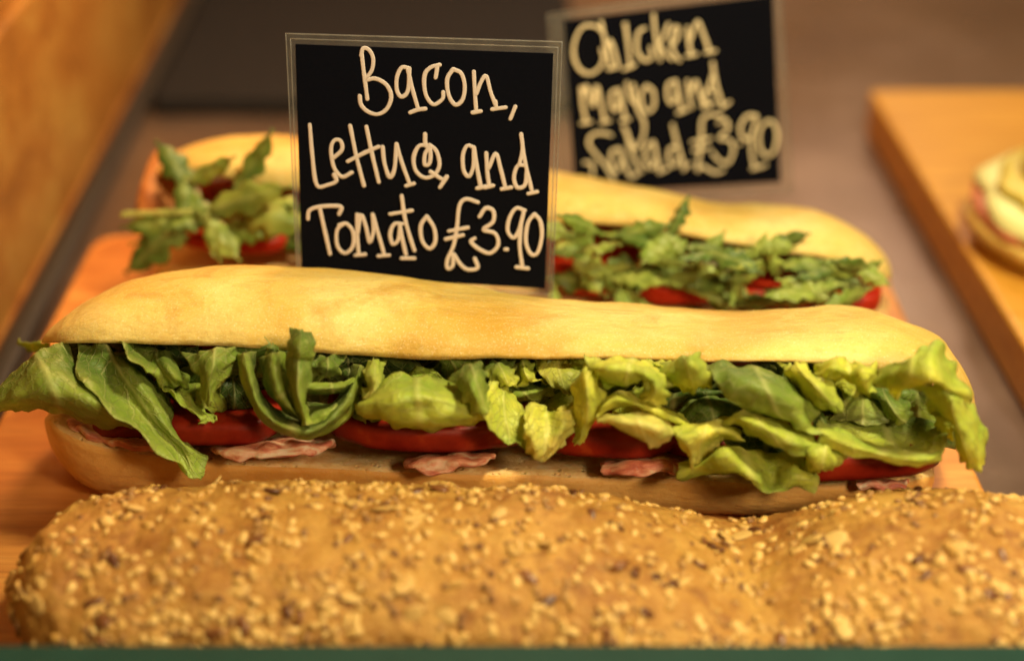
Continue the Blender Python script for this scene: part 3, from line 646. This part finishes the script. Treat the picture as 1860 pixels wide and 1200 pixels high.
def slice_at(parent, u0, u1, v, y, th, seed, tilt=(0, 0, 0), mat=None, name='tomato_slice', deep=2.6):
    a, b = PY(u0, v, y), PY(u1, v, y); cx = (a.x+b.x)/2; rx = abs(b.x-a.x)/2
    return disc(name, parent, (cx, y+deep, a.z), rx, deep, th, mat or M['tomato'], tilt, seed)
slice_at(blt, 150, 300, 790, -2.4, .55, 1)
slice_at(blt, 250, 505, 792, -3.3, .68, 2, (0.02, 0.0, 0))
slice_at(blt, 590, 975, 800, -3.45, .76, 3, (.02, .03, 0))
slice_at(blt, 930, 1260, 811, -3.55, .74, 4, (.0, .02, 0))
slice_at(blt, 1180, 1500, 822, -3.0, .6, 5)
slice_at(blt, 1440, 1724, 851, -4.75, .72, 6, (.02, -.10, 0), deep=1.5)
def rasher(parent, rows, seed, thick=.16):
    g = [resample([PY(u, v, d) for (u, v, d) in r], 6) for r in rows]
    nc = len(g[0]); cl = [resample([g[i][j] for i in range(len(g))], 6) for j in range(nc)]; nr = len(cl[0])
    vs = [cl[j][i]+Vector((nz(cl[j][i], 3, seed)*.14, nz(cl[j][i], 3, seed+1)*.20, nz(cl[j][i], 2.6, seed+2)*.20)) for i in range(nr) for j in range(nc)]
    f = [(i*nc+j, i*nc+j+1, (i+1)*nc+j+1, (i+1)*nc+j) for i in range(nr-1) for j in range(nc-1)]
    return mesh('bacon_rasher', vs, f, M['bacon'], parent, solid=thick, sub=1)
rasher(blt, [[(380, 812, -1.5), (450, 806, -1.5), (520, 800, -1.5), (600, 800, -1.5)], [(390, 822, -3.2), (450, 815, -3.3), (530, 806, -3.2), (610, 806, -3.0)], [(430, 838, -3.6), (470, 834, -3.7), (540, 824, -3.6), (590, 814, -3.4)]], 1)
rasher(blt, [[(750, 828, -1.5), (800, 826, -1.5), (860, 826, -1.5), (900, 828, -1.5)], [(734, 842, -3.4), (790, 832, -3.4), (850, 830, -3.4), (898, 828, -3.2)], [(745, 855, -3.7), (790, 858, -3.9), (840, 852, -3.8), (882, 838, -3.5)]], 2, .12)
rasher(blt, [[(1100, 836, -1.5), (1150, 836, -1.5), (1210, 838, -1.5), (1260, 842, -1.5)], [(1092, 848, -3.5), (1140, 838, -3.5), (1190, 836, -3.5), (1240, 848, -3.4)], [(1098, 858, -3.8), (1140, 862, -4.0), (1190, 862, -3.9), (1228, 858, -3.7)]], 3, .13)
rasher(blt, [[(1540, 862, -2), (1580, 864, -2), (1640, 866, -2)], [(1555, 872, -3.7), (1600, 874, -3.8), (1650, 876, -3.7)], [(1560, 886, -4.0), (1600, 884, -4.1), (1640, 884, -4.0)]], 4, .12)
rasher(blt, [[(120, 758, -.4), (170, 770, -.6), (230, 790, -1), (320, 800, -1)], [(122, 772, -1.6), (170, 786, -2.0), (240, 800, -2.4), (330, 812, -2.6)], [(140, 785, -2.0), (175, 798, -2.4), (240, 812, -2.8), (320, 822, -2.9)]], 5, .2)
M['bread_shade'] = plain('shaded_bread', (.34, .12, .025), .5, 0, 2, .4)  # dull brown with the shade of the bread put into the colour
# tomato of the sandwich behind
for a in ((315, 540, 448, 8.4, .55, 11, (0, .04, 0)), (1000, 1175, 520, 6.6, .7, 12), (1150, 1330, 537, 6.3, .7, 13), (1310, 1500, 548, 6.1, .6, 14), (1480, 1615, 556, 5.9, .6, 15)):
    slice_at(roc, a[0], a[1], a[2], a[3], a[4], a[5], a[6] if len(a) > 6 else (0, 0, 0), mat=M['tomato_bright'], deep=2.4)
disc('bread_end', roc, PY(302, 345, 10.6), .8, 1.4, .8, M['bread_shade'], (.5, .3, 0), 16)  # disc standing in for the shaded bread end at the left

# ------------------------------------------------------------------ rocket leaves
RG1, RG2, RG3 = (.11, .18, .03), (.26, .34, .06), (.46, .52, .11)
def rocket(p, direction, length, width, seed, ca=RG1, cb=RG2, bend=.4, roll=0.0, stem=.3):
    rnd = random.Random(seed); nt, nc = 34, 7
    d = Vector(direction).normalized(); side = d.cross(Vector((0, -.8, .6)))
    side = side.normalized() if side.length > .1 else Vector((1, 0, 0))
    side = Matrix.Rotation(roll, 3, d)@side; n = side.cross(d).normalized()
    lob = rnd.choice([2, 3, 3, 4]); ph = rnd.uniform(0, 1); verts, uvs, cols = [], [], []
    sb = rnd.uniform(-.5, .5); p = Vector(p)
    for i in range(nt+1):
        t = i/nt
        base = p+d*length*t+n*(bend*length*.35*math.sin(t*2.2))+side*sb*length*.16*t*t
        if t < stem or stem >= 1: wd = .045+.03*t if stem < 1 else .085
        else:
            s = (t-stem)/(1-stem)
            env = math.sin(min(1, s*1.05+.08)*math.pi)**.6 if s < .97 else .12
            wd = width*env*(.55+.25*s+.45*abs(math.sin((s*lob+ph*.3)*math.pi))**1.5*(1 if s < .7 else .6))+.03
        for j in range(nc):
            b = j/(nc-1)*2-1
            verts.append(base+side*b*wd+n*(-abs(b)*wd*.35+.06*nz((t*4, b*2, seed), 1.5)*2))
            uvs.append((j/(nc-1), t))
            mrib = max(0, 1-abs(b)*5)*.5+max(0, .5-t)*.6
            c = [lerp(ca[x], cb[x], min(1, max(0, .5+nz((t*3, b, seed), 1)))) for x in range(3)]
            cols.append([lerp(c[x], (.45, .48, .16)[x], min(.8, mrib)) for x in range(3)])
    faces = [(i*nc+j, i*nc+j+1, (i+1)*nc+j+1, (i+1)*nc+j) for i in range(nt) for j in range(nc-1)]
    return mesh('rocket_leaf', verts, faces, M['rocket'], roc, uvs=uvs, cols=cols, solid=.03)
def rk(u0, v0, y0, u1, v1, y1, width, seed, ca=RG1, cb=RG2, bend=.3, roll=0., stem=.3):
    a, b = PY(u0, v0, y0), PY(u1, v1, y1)
    rocket(a, b-a, (b-a).length, width, seed, ca, cb, bend, roll, stem)
rk(355, 345, 8.6, 280, 262, 9.4, .42, 1, RG1, RG1, stem=.1)
rk(345, 330, 8.5, 432, 286, 8.0, .28, 2, RG2, RG3, stem=.02, bend=.1)
rk(350, 385, 7.9, 222, 383, 8.2, .03, 3, (.6, .56, .16), (.6, .56, .16), stem=1., bend=.1)
rk(352, 400, 7.9, 225, 420, 8.4, .40, 4, RG1, RG2, stem=.1)
rk(330, 400, 7.7, 240, 500, 8.2, .55, 5, RG1, RG1, stem=.1)
rk(360, 380, 7.7, 435, 480, 6.9, .40, 6, RG2, RG3, stem=.25, bend=.5)
rk(375, 385, 7.5, 400, 478, 6.9, .22, 7, RG3, RG3, stem=.3)
rk(350, 390, 7.8, 540, 345, 7.4, .5, 8, RG1, RG3, stem=.2)
rk(420, 350, 7.9, 560, 430, 7.2, .75, 9, RG2, RG3, stem=.1)
rk(330, 330, 8.4, 340, 410, 8.0, .3, 10, RG1, RG2, stem=.05)
rk(410, 410, 7.6, 495, 430, 7.3, .4, 12, RG2, RG2, stem=.05)
rk(320, 340, 8.6, 390, 420, 7.7, .5, 14, RG1, RG2, stem=.1)
rk(320, 410, 8., 325, 452, 7.7, .3, 15, RG2, RG2, stem=.05)
rk(1215, 425, 6.2, 1165, 482, 5.6, .42, 20, RG3, RG2, stem=.05, bend=.1)
rk(1215, 430, 6.2, 1245, 470, 5.8, .32, 21, RG2, RG2, stem=.05)
rk(1350, 500, 5.6, 1392, 420, 6.0, .10, 22, RG3, RG3, stem=.5)
rk(1550, 480, 5.4, 1612, 524, 5.0, .25, 23, RG2, RG3, stem=.1)
rk(1550, 500, 5.6, 1606, 476, 5.4, .14, 24, RG2, RG2, stem=.3)
rk(1040, 475, 6.4, 1110, 495, 6.0, .35, 25, RG3, RG3, stem=.05)
rk(1060, 478, 6.4, 1090, 535, 5.9, .35, 26, RG2, RG3, stem=.1)
rk(1200, 510, 5.9, 1340, 552, 5.4, .12, 27, RG3, RG3, stem=.5)
rnd = random.Random(4)
for i in range(10):
    u = rnd.uniform(370, 540); v = rnd.uniform(345, 420); y = rnd.uniform(8.2, 9.6)
    a = rnd.uniform(0, 6.28)
    rocket(PY(u, v, y), (math.cos(a), rnd.uniform(-.6, .1), math.sin(a)*.35), rnd.uniform(1.4, 2.8), rnd.uniform(.22, .42), 100+i, RG1, rnd.choice([RG1, RG2]), rnd.uniform(-.3, .6), rnd.uniform(-.8, .8), .15)
for i in range(66):
    u = rnd.uniform(1005, 1590); f = (u-1005)/595
    top, bot = lerp(408, 470, f), lerp(515, 556, f)
    v = rnd.uniform(top, bot); y = lerp(6.7, 5.2, f)+rnd.uniform(-.5, .9)-(v-top)/(bot-top)*.6
    a = rnd.uniform(0, 6.28)
    if u > 1440: a = rnd.uniform(2.0, 4.3)
    ca, cb = rnd.choice([(RG1, RG2), (RG2, RG3), (RG1, RG1), (RG2, RG2), (RG2, RG3)])
    rocket(PY(u, v, y), (math.cos(a), rnd.uniform(-.5, .3), math.sin(a)*.30), rnd.uniform(1.1, 2.3), rnd.uniform(.18, .34), 200+i, ca, cb, rnd.uniform(-.3, .7), rnd.uniform(-.9, .9), .2)

# ------------------------------------------------------------------ seeded loaf in front
loaf = thing('seeded_loaf', 'uncut golden loaf crusted with seeds lying closest in front, blurred', 'bread', (3, -7.8, 0))
yl = lambda x: -7.85-.02*x
vl = curve([(15, 1060), (30, 1030), (50, 995), (80, 955), (140, 917), (200, 899), (330, 882), (500, 874), (700, 878), (850, 884), (1000, 884), (1100, 899), (1200, 920), (1290, 940), (1345, 948), (1400, 938), (1500, 912), (1600, 896), (1720, 886), (1860, 905), (2000, 960), (2100, 1050)])
def build_loaf():
    x0, x1, n, m = -12.05, 15.5, 220, 84
    S, ring = [], m
    for x in stations(x0, x1, n):
        cap = 1.0
        if x < x0+3.2: cap = math.sqrt(max(0, 1-((x0+3.2-x)/3.2)**2))
        if x > x1-3: cap = min(cap, math.sqrt(max(0, 1-((x-x1+3)/3)**2)))
        y = yl(x); zc = 1.75
        lo, hi = .02, 5.0
        W0 = 3.3*cap
        def sec(H):
            o = []
            W = max(.03, W0*(.72+.28*min(1.2, H/2.2)))
            for k in range(m):
                th = 2*math.pi*k/m; c, s = math.cos(th), math.sin(th)
                a = W*math.copysign(abs(c)**(2/2.2), c)
                b = (H if s > 0 else min(1.72, H*1.1))*math.copysign(abs(s)**(2/2.2), s)
                o.append(Vector((x, y+a, max(.02, zc+b))))
            return o
        for _ in range(20):
            H = (lo+hi)/2; best = min((proj(p)[1], proj(p)[0]) for p in sec(H)[:m//2+1:2])
            if best[0] > vl(best[1]): lo = H
            else: hi = H
        S += sec((lo+hi)/2*min(1, .25+cap))
    verts = []
    for v in S:
        if v.z < .06: verts.append(v); continue
        r = Vector((0, v.y-yl(v.x), v.z-1.75)).normalized()
        d = .14*nz(v, .8, 9)+.11*nz(v, 2.0, 4)+.08*nz(v, 4.0, 2)
        verts.append(v+r*d)
    faces = []
    for i in range(n):
        for k in range(ring):
            a, b = i*ring+k, i*ring+(k+1) % ring
            faces.append((a, a+ring, b+ring, b))
    faces.append(tuple(range(ring))); faces.append(tuple(reversed(range(n*ring, (n+1)*ring))))
    o = mesh('crust', verts, faces, M['seeded'], loaf)
    return verts, n, ring
LV, LN, LR = build_loaf()
def surf(i, k):
    p = LV[i*LR+k]; a = LV[min(LN, i+1)*LR+k]-LV[max(0, i-1)*LR+k]; b = LV[i*LR+(k+1) % LR]-LV[i*LR+(k-1) % LR]
    n = a.cross(b).normalized()
    c = Vector((p.x, yl(p.x), 1.75))
    if n.dot(p-c) < 0: n = -n
    return p, n
def ell(kind):
    v, f = [], []; nu, nv = 10, 6
    for i in range(nv+1):
        ph = math.pi*i/nv
        for k in range(nu):
            a = 2*math.pi*k/nu
            x = math.sin(ph)*math.cos(a); y = math.sin(ph)*math.sin(a)*(1-.35*x if kind != 'oat' else 1); z = math.cos(ph)
            v.append((x, y, z))
    for i in range(nv):
        for k in range(nu): f.append((i*nu+k, (i+1)*nu+k, (i+1)*nu+(k+1) % nu, i*nu+(k+1) % nu))
    return v, f
rs = random.Random(21)
def spot():
    while True:
        i = rs.randint(2, LN-2); k = int(rs.uniform(.02, .66)*LR)
        p, n = surf(i, k)
        # even out the cosine spacing of the stations
        if rs.random() > math.sin(math.pi*i/LN)*1.0+.05: continue
        if noise.noise(p*.9)+.5*noise.noise(p*2.1) < rs.uniform(-.5, .45): continue
        if n.dot((CAM-p).normalized()) > -.05 and p.z > .3:
            a = surf(i+1, k)[0]; b = surf(i, (k+1) % LR)[0]
            return p+(a-p)*rs.random()+(b-p)*rs.random(), n
def frame(n, ang):
    x = n.orthogonal().normalized(); x = Matrix.Rotation(ang, 3, n)@x; y = n.cross(x)
    return Matrix((x, y, n)).transposed()
def seed_copies(name, kind, mat, dims, count, lift):
    v, f = ell(kind); me = bpy.data.meshes.new(name)
    me.from_pydata([(a*dims[0]*CM, b*dims[1]*CM, c*dims[2]*CM) for a, b, c in v], [], f)
    for p in me.polygons: p.use_smooth = True
    me.materials.append(mat)
    for q in range(count):
        p, n = spot(); n = (n+Vector((rs.gauss(0, .2), rs.gauss(0, .2), rs.gauss(0, .2)))).normalized()
        o = bpy.data.objects.new(name, me); sc.collection.objects.link(o); o.parent = loaf
        s = rs.uniform(.8, 1.2)
        m = frame(n, rs.uniform(0, 6.28)).to_4x4(); m.translation = ((p+n*lift)-loaf.location/CM)*CM
        o.matrix_local = m@Matrix.Diagonal((s, s*rs.uniform(.85, 1.1), s, 1))
seed_copies('flax_seed', 'flax', M['flax'], (.24, .12, .05), 100, .03)
seed_copies('oat_flake', 'oat', M['oat'], (.34, .22, .04), 44, .0)
def seed_mass(name, mat, dims, count, lift):
    v, f = ell('sesame'); VV, FF = [], []
    for q in range(count):
        p, n = spot(); n = (n+Vector((rs.gauss(0, .3), rs.gauss(0, .3), rs.gauss(0, .3)))).normalized()
        m = frame(n, rs.uniform(0, 6.28)); s = rs.uniform(.6, 1.25); b = len(VV)
        VV += [p+n*lift+m@Vector((a*dims[0]*s, bb*dims[1]*s, c*dims[2]*s)) for a, bb, c in v]
        FF += [tuple(x+b for x in t_) for t_ in f]
    o = mesh(name, VV, FF, mat, loaf); o['kind'] = 'stuff'; return o
seed_mass('sesame_seeds', M['sesame'], (.15, .10, .065), 1500, .006)

M['crushed'] = seedm('crushed_seed', (.16, .065, .018), (.46, .26, .075), .6)
seed_mass('crushed_seeds', M['crushed'], (.12, .085, .06), 1100, .0)

# ------------------------------------------------------------------ price signs
def T4(p): return (500+p[0]*.43344, 40+p[1]*.43344)
def T5(p): return (980+p[0]*.31666, p[1]*.31666)
def on_plane(u, v, p0, n):
    d = ray(u, v); return CAM+d*((Vector(p0)-CAM).dot(n)/d.dot(n))
def sign(label, p0, yaw, lean, lam, card, strokes, T, rad, paint, hidden=0):
    n = Vector((math.sin(yaw)*math.cos(lean), -math.cos(yaw)*math.cos(lean), math.sin(lean))).normalized()
    L4 = [on_plane(u, v, p0, n) for u, v in lam]; C4 = [on_plane(u, v, p0, n) for u, v in card]
    base = (L4[2]+L4[3])/2
    s = thing('price_sign', label, 'sign', base, 'price signs stuck in the baguettes')
    def slab(name, q, t0, t1, mat, bev=0):
        v = [p+n*t0 for p in q]+[p+n*t1 for p in q]
        f = [(0, 1, 2, 3), (7, 6, 5, 4), (0, 4, 5, 1), (1, 5, 6, 2), (2, 6, 7, 3), (3, 7, 4, 0)]
        return mesh(name, v, f, mat, s, smooth=False)
    slab('card', C4, -.03, .03, M['card'])
    # clear pouch: a rim of laminate round the card, plus raised seams
    N = 4
    rim_v = [p+n*t for t in (-.02, .02) for p in L4+C4]
    f = []
    for k in range(4):
        a, b = k, (k+1) % 4
        f.append((a, b, 4+b, 4+a)); f.append((8+a, 12+a, 12+b, 8+b)); f.append((a, 8+a, 8+b, b))
    mesh('laminate', rim_v, f, M['laminate'], s, smooth=False)
    sv, sf = [], []
    def tube(pts, r, flat, nn=8):
        b = len(sv); m = len(pts)
        for i in range(m):
            d = (pts[min(m-1, i+1)]-pts[max(0, i-1)]); d = d.normalized() if d.length > 1e-6 else Vector((1, 0, 0))
            si = d.cross(n).normalized()
            for k in range(nn):
                a = 2*math.pi*k/nn
                sv.append(pts[i]+si*math.cos(a)*r[i]+n*math.sin(a)*flat)
        for i in range(m-1):
            for k in range(nn):
                sf.append((b+i*nn+k, b+i*nn+(k+1) % nn, b+(i+1)*nn+(k+1) % nn, b+(i+1)*nn+k))
        sf.append(tuple(range(b, b+nn))[::-1]); sf.append(tuple(range(b+(m-1)*nn, b+m*nn)))
    for kk in (0.0, .45):
        q = [lerp(L4[i], C4[i], .06+kk) for i in range(4)]
        for i in range(4):
            a, b = q[i], q[(i+1) % 4]
            pts = [a.lerp(b, j/20)+n*.012 for j in range(21)]
            tube(pts, [.014]*21, .012)
    mesh('laminate_seam', sv[:], sf[:], M['lam_edge'], s); sv.clear(); sf.clear()
    for si_, st in enumerate(strokes):
        pts = [on_plane(*T(p), p0, n) for p in st]
        if len(pts) == 1: pts = [pts[0]-Vector((.03, 0, 0)), pts[0]+Vector((.03, 0, 0))]
        if len(pts) > 2: pts = resample(pts, 5)
        else: pts = [pts[0].lerp(pts[1], j/6) for j in range(7)]
        d0 = (pts[0]-pts[1]).normalized(); d1 = (pts[-1]-pts[-2]).normalized()
        pts = [pts[0]+d0*rad*.85, pts[0]+d0*rad*.5]+pts+[pts[-1]+d1*rad*.5, pts[-1]+d1*rad*.85]
        pts = [p+n*(.035+.0006*si_) for p in pts]
        r = [rad*(1+.16*nz(p, 2.5, si_)) for p in pts]; r[0] = r[-1] = rad*.35; r[1] = r[-2] = rad*.82
        tube(pts, r, .005)
    mesh('lettering', sv, sf, paint, s)
    return s
S1 = [
 [(362, 130), (370, 200), (378, 260), (386, 322)], [(360, 140), (368, 110), (392, 115), (410, 150), (405, 200), (380, 240), (420, 236), (466, 262), (486, 310), (468, 362), (430, 385), (388, 374), (360, 345), (354, 308)],
 [(558, 192), (530, 190), (510, 230), (510, 285), (530, 312), (556, 285), (562, 192)], [(556, 200), (575, 280), (598, 360)], [(565, 378), (598, 366), (630, 362)],
 [(690, 178), (650, 190), (625, 225), (630, 300), (662, 344), (700, 322), (704, 292)], [(680, 182), (672, 232)],
 [(745, 196), (720, 240), (728, 308), (755, 345), (784, 325), (794, 270), (780, 215), (745, 196)],
 [(832, 206), (836, 290), (842, 370)], [(826, 378), (862, 372)], [(842, 300), (862, 250), (884, 225), (902, 290), (924, 348)], [(908, 364), (966, 356)], [(922, 330), (925, 352)],
 [(1006, 352), (985, 404)],
 [(145, 428), (156, 560), (174, 680), (220, 680), (256, 664), (246, 636)],
 [(246, 566), (280, 532), (274, 496), (248, 494), (234, 530), (246, 606), (280, 646), (322, 628)],
 [(314, 432), (340, 560), (372, 684)], [(382, 436), (408, 560), (434, 668)], [(304, 582), (370, 548), (434, 520)],
 [(450, 520), (458, 590), (480, 648), (500, 610), (508, 508)], [(508, 508), (532, 590), (562, 672)], [(548, 684), (582, 674)],
 [(650, 520), (604, 516), (580, 566), (590, 622), (628, 650), (668, 636), (688, 596), (676, 540), (646, 512)], [(628, 466), (630, 510), (650, 540), (646, 590), (626, 594), (628, 550), (650, 520)], [(650, 624), (700, 656), (720, 644)], [(720, 646), (690, 690)],
 [(830, 522), (804, 516), (786, 556), (790, 620), (812, 644), (830, 600), (832, 522)], [(832, 522), (846, 610), (860, 684)], [(846, 694), (882, 686)],
 [(884, 546), (888, 620), (896, 684)], [(880, 692), (914, 682)], [(894, 610), (924, 548), (944, 612), (962, 684)], [(948, 697), (990, 690)],
 [(1046, 596), (1014, 602), (1000, 650), (1014, 690), (1046, 680), (1054, 620)], [(1030, 466), (1044, 570), (1074, 700)], [(1060, 716), (1098, 708)], [(1022, 596), (1036, 530), (1030, 466)],
 [(138, 822), (144, 786), (190, 770), (274, 770), (268, 802)], [(186, 772), (208, 870), (230, 968)],
 [(290, 840), (260, 868), (260, 930), (290, 965), (324, 940), (328, 880), (300, 842), (268, 848)],
 [(344, 802), (344, 890), (350, 968)], [(336, 974), (378, 970)], [(346, 880), (360, 804), (382, 860), (396, 920), (412, 870), (408, 802)], [(408, 802), (434, 890), (456, 966)], [(432, 977), (478, 973)],
 [(534, 842), (500, 842), (482, 882), (492, 926), (516, 908), (524, 846)], [(522, 848), (534, 910), (548, 970)], [(530, 986), (584, 986)],
 [(530, 724), (544, 820), (566, 900), (584, 954)], [(482, 801), (574, 786)],
 [(635, 810), (610, 850), (616, 912), (646, 945), (670, 918), (666, 860), (635, 810)],
 [(850, 752), (800, 738), (772, 766), (762, 850), (748, 930), (722, 990), (722, 1028), (744, 1016), (746, 966), (772, 1006), (804, 1032), (848, 1026), (836, 986)], [(728, 872), (808, 857)], [(714, 906), (788, 888)],
 [(856, 812), (882, 776), (914, 788), (912, 834), (872, 866), (922, 882), (934, 930), (900, 964), (852, 946), (820, 916), (836, 902)],
 [(968, 948)],
 [(1046, 786), (1010, 776), (982, 816), (974, 870), (998, 900), (1022, 866), (1040, 796)], [(1030, 840), (1024, 930), (1034, 1014)], [(1010, 1022), (1060, 1028)],
 [(1086, 800), (1058, 840), (1050, 916), (1072, 968), (1100, 960), (1117, 890), (1110, 830), (1086, 800)]]
sign('small black sign reading Bacon, Lettuce and Tomato £3.90 on the front baguette', (0, 2.3, 4), R(-2), R(0),
     [(518, 60), (1022, 75), (1004, 545), (540, 515)], [(537, 80), (1005, 97), (990, 523), (549, 497)], S1, T4, .056, M['paint'])
S2 = [
 [(366, 190), (320, 150), (250, 152), (206, 220), (194, 310), (222, 388), (276, 422), (332, 400), (366, 340), (352, 280)],
 [(352, 124), (376, 240), (410, 392)], [(386, 300), (404, 230), (430, 300), (450, 384)], [(392, 396), (432, 388)],
 [(492, 150), (506, 250), (520, 386)], [(480, 398), (546, 370)], [(490, 138)],
 [(604, 160), (564, 190), (558, 290), (600, 344), (640, 330), (636, 270)],
 [(652, 82), (664, 200), (690, 346)], [(738, 136), (704, 220), (682, 252), (716, 296), (756, 340)],
 [(760, 262), (792, 210), (788, 152), (764, 172), (754, 240), (774, 310), (802, 346)],
 [(846, 156), (852, 230), (870, 312)], [(864, 230), (904, 122), (940, 200), (974, 294)], [(950, 302), (1008, 290)], [(842, 320), (900, 310)],
 [(236, 500), (246, 600), (266, 696)], [(242, 570), (266, 490), (290, 560), (306, 606), (326, 492), (350, 590), (374, 694)], [(238, 706), (294, 696)], [(352, 702), (400, 690)],
 [(452, 512), (412, 530), (410, 600), (436, 632), (456, 580), (456, 512)], [(456, 512), (474, 600), (490, 682)], [(468, 692), (514, 680)],
 [(500, 472), (520, 560), (556, 600)], [(536, 482), (562, 620), (598, 700), (590, 790), (548, 850), (506, 780), (480, 724)],
 [(612, 490), (582, 540), (590, 610), (622, 640), (656, 600), (650, 520), (612, 490)],
 [(778, 462), (738, 480), (732, 550), (756, 590), (786, 540), (780, 462)], [(780, 462), (798, 560), (820, 636)], [(790, 646), (844, 626)],
 [(846, 462), (856, 540), (870, 616)], [(864, 530), (894, 462), (920, 540), (944, 606)], [(930, 612), (966, 600)],
 [(996, 530), (960, 510), (944, 560), (964, 600), (1002, 580)], [(990, 356), (1010, 480), (1050, 612)], [(964, 512), (990, 430)], [(1040, 616), (1090, 582)],
 [(410, 772), (360, 760), (302, 770), (280, 820), (320, 880), (382, 952), (424, 1030)], [(255, 930), (300, 936), (302, 1000)],
 [(452, 850), (412, 870), (414, 950), (446, 980), (472, 900), (460, 850)], [(462, 860), (490, 940), (522, 1010), (560, 992)],
 [(496, 742), (522, 860), (582, 984)],
 [(644, 810), (606, 850), (610, 930), (640, 960), (666, 890), (650, 810)], [(650, 812), (670, 900), (690, 980)], [(682, 986), (736, 962)],
 [(784, 840), (746, 850), (740, 920), (770, 946), (802, 900)], [(760, 712), (790, 830), (830, 966)], [(820, 970), (864, 932)],
 [(1040, 662), (980, 652), (932, 682), (926, 780), (916, 880), (902, 976), (930, 950), (1000, 986), (1050, 974)], [(872, 812), (980, 790)], [(880, 862), (970, 842)],
 [(1022, 702), (1060, 682), (1080, 730), (1030, 790), (1090, 802), (1110, 860), (1080, 930), (1030, 920), (990, 872)],
 [(1145, 820)],
 [(1242, 662), (1190, 662), (1150, 720), (1160, 782), (1202, 790), (1230, 720), (1242, 662)], [(1210, 790), (1215, 880), (1230, 956)], [(1216, 966), (1294, 942)],
 [(1306, 690), (1262, 740), (1260, 840), (1300, 890), (1344, 860), (1360, 770), (1340, 702), (1306, 690)]]
sign('blurred black sign reading Chicken mayo and Salad £3.90 behind the rear baguette', (5, 13.0, 4), R(7), R(0),
     [(993, 25), (1418, -32), (1442, 352), (1020, 385)], [(1025, 38), (1403, -8), (1418, 330), (1045, 350)], S2, T5, .053, M['paint2'])

# ------------------------------------------------------------------ round roll on the right-hand board
roll = thing('filled_roll', 'blurred round roll with ham, cheese and lettuce at the right edge', 'sandwich', (20.6, 15.5, 0))
def dome(name, c, r, prof, mat, seed=0, rough=.03):
    n = 72; v, f = [], []
    for (a, z) in prof:
        for k in range(n):
            t_ = 2*math.pi*k/n; q = Vector((math.cos(t_), math.sin(t_), 0))
            d = 1+rough*nz(q*1.5+Vector((0, 0, z)), 1.4, seed)*2
            v.append((c[0]+q.x*a*r*d, c[1]+q.y*a*r*d, c[2]+z+.05*nz(q*a*3, 1, seed)))
    for i in range(len(prof)-1):
        for k in range(n): f.append((i*n+k, i*n+(k+1) % n, (i+1)*n+(k+1) % n, (i+1)*n+k))
    return mesh(name, v, f, mat, roll)
C0 = (20.7, 14.6, 0)
dome('bottom_bun', C0, 4.6, [(0, .02), (.8, .02), (.93, .25), (.99, .6), (1, .9), (.97, 1.15), (.9, 1.25), (0, 1.25)], M['crust'], 1)
dome('ham_slice', (20.7, 14.6, 1.22), 4.4, [(0, 0), (.98, -.1), (1.02, .1), (1.0, .3), (.9, .35), (0, .35)], M['ham'], 2, .06)
dome('cheese_slice', (20.8, 14.6, 1.6), 4.3, [(0, 0), (1.0, -.2), (1.06, .1), (1.02, .35), (.9, .45), (0, .5)], M['cheese'], 3, .07)
dome('lettuce', (20.9, 14.8, 2.0), 4.0, [(0, 0), (1.0, -.1), (1.05, .25), (.95, .4), (0, .5)], M['topping'], 5, .12)
dome('top_bun', (21.4, 15.0, 2.3), 3.7, [(.0, .0), (.9, 0), (.98, .3), (.96, .7), (.84, 1.2), (.6, 1.7), (.3, 1.9), (0, 2.0)], M['topping'], 4)
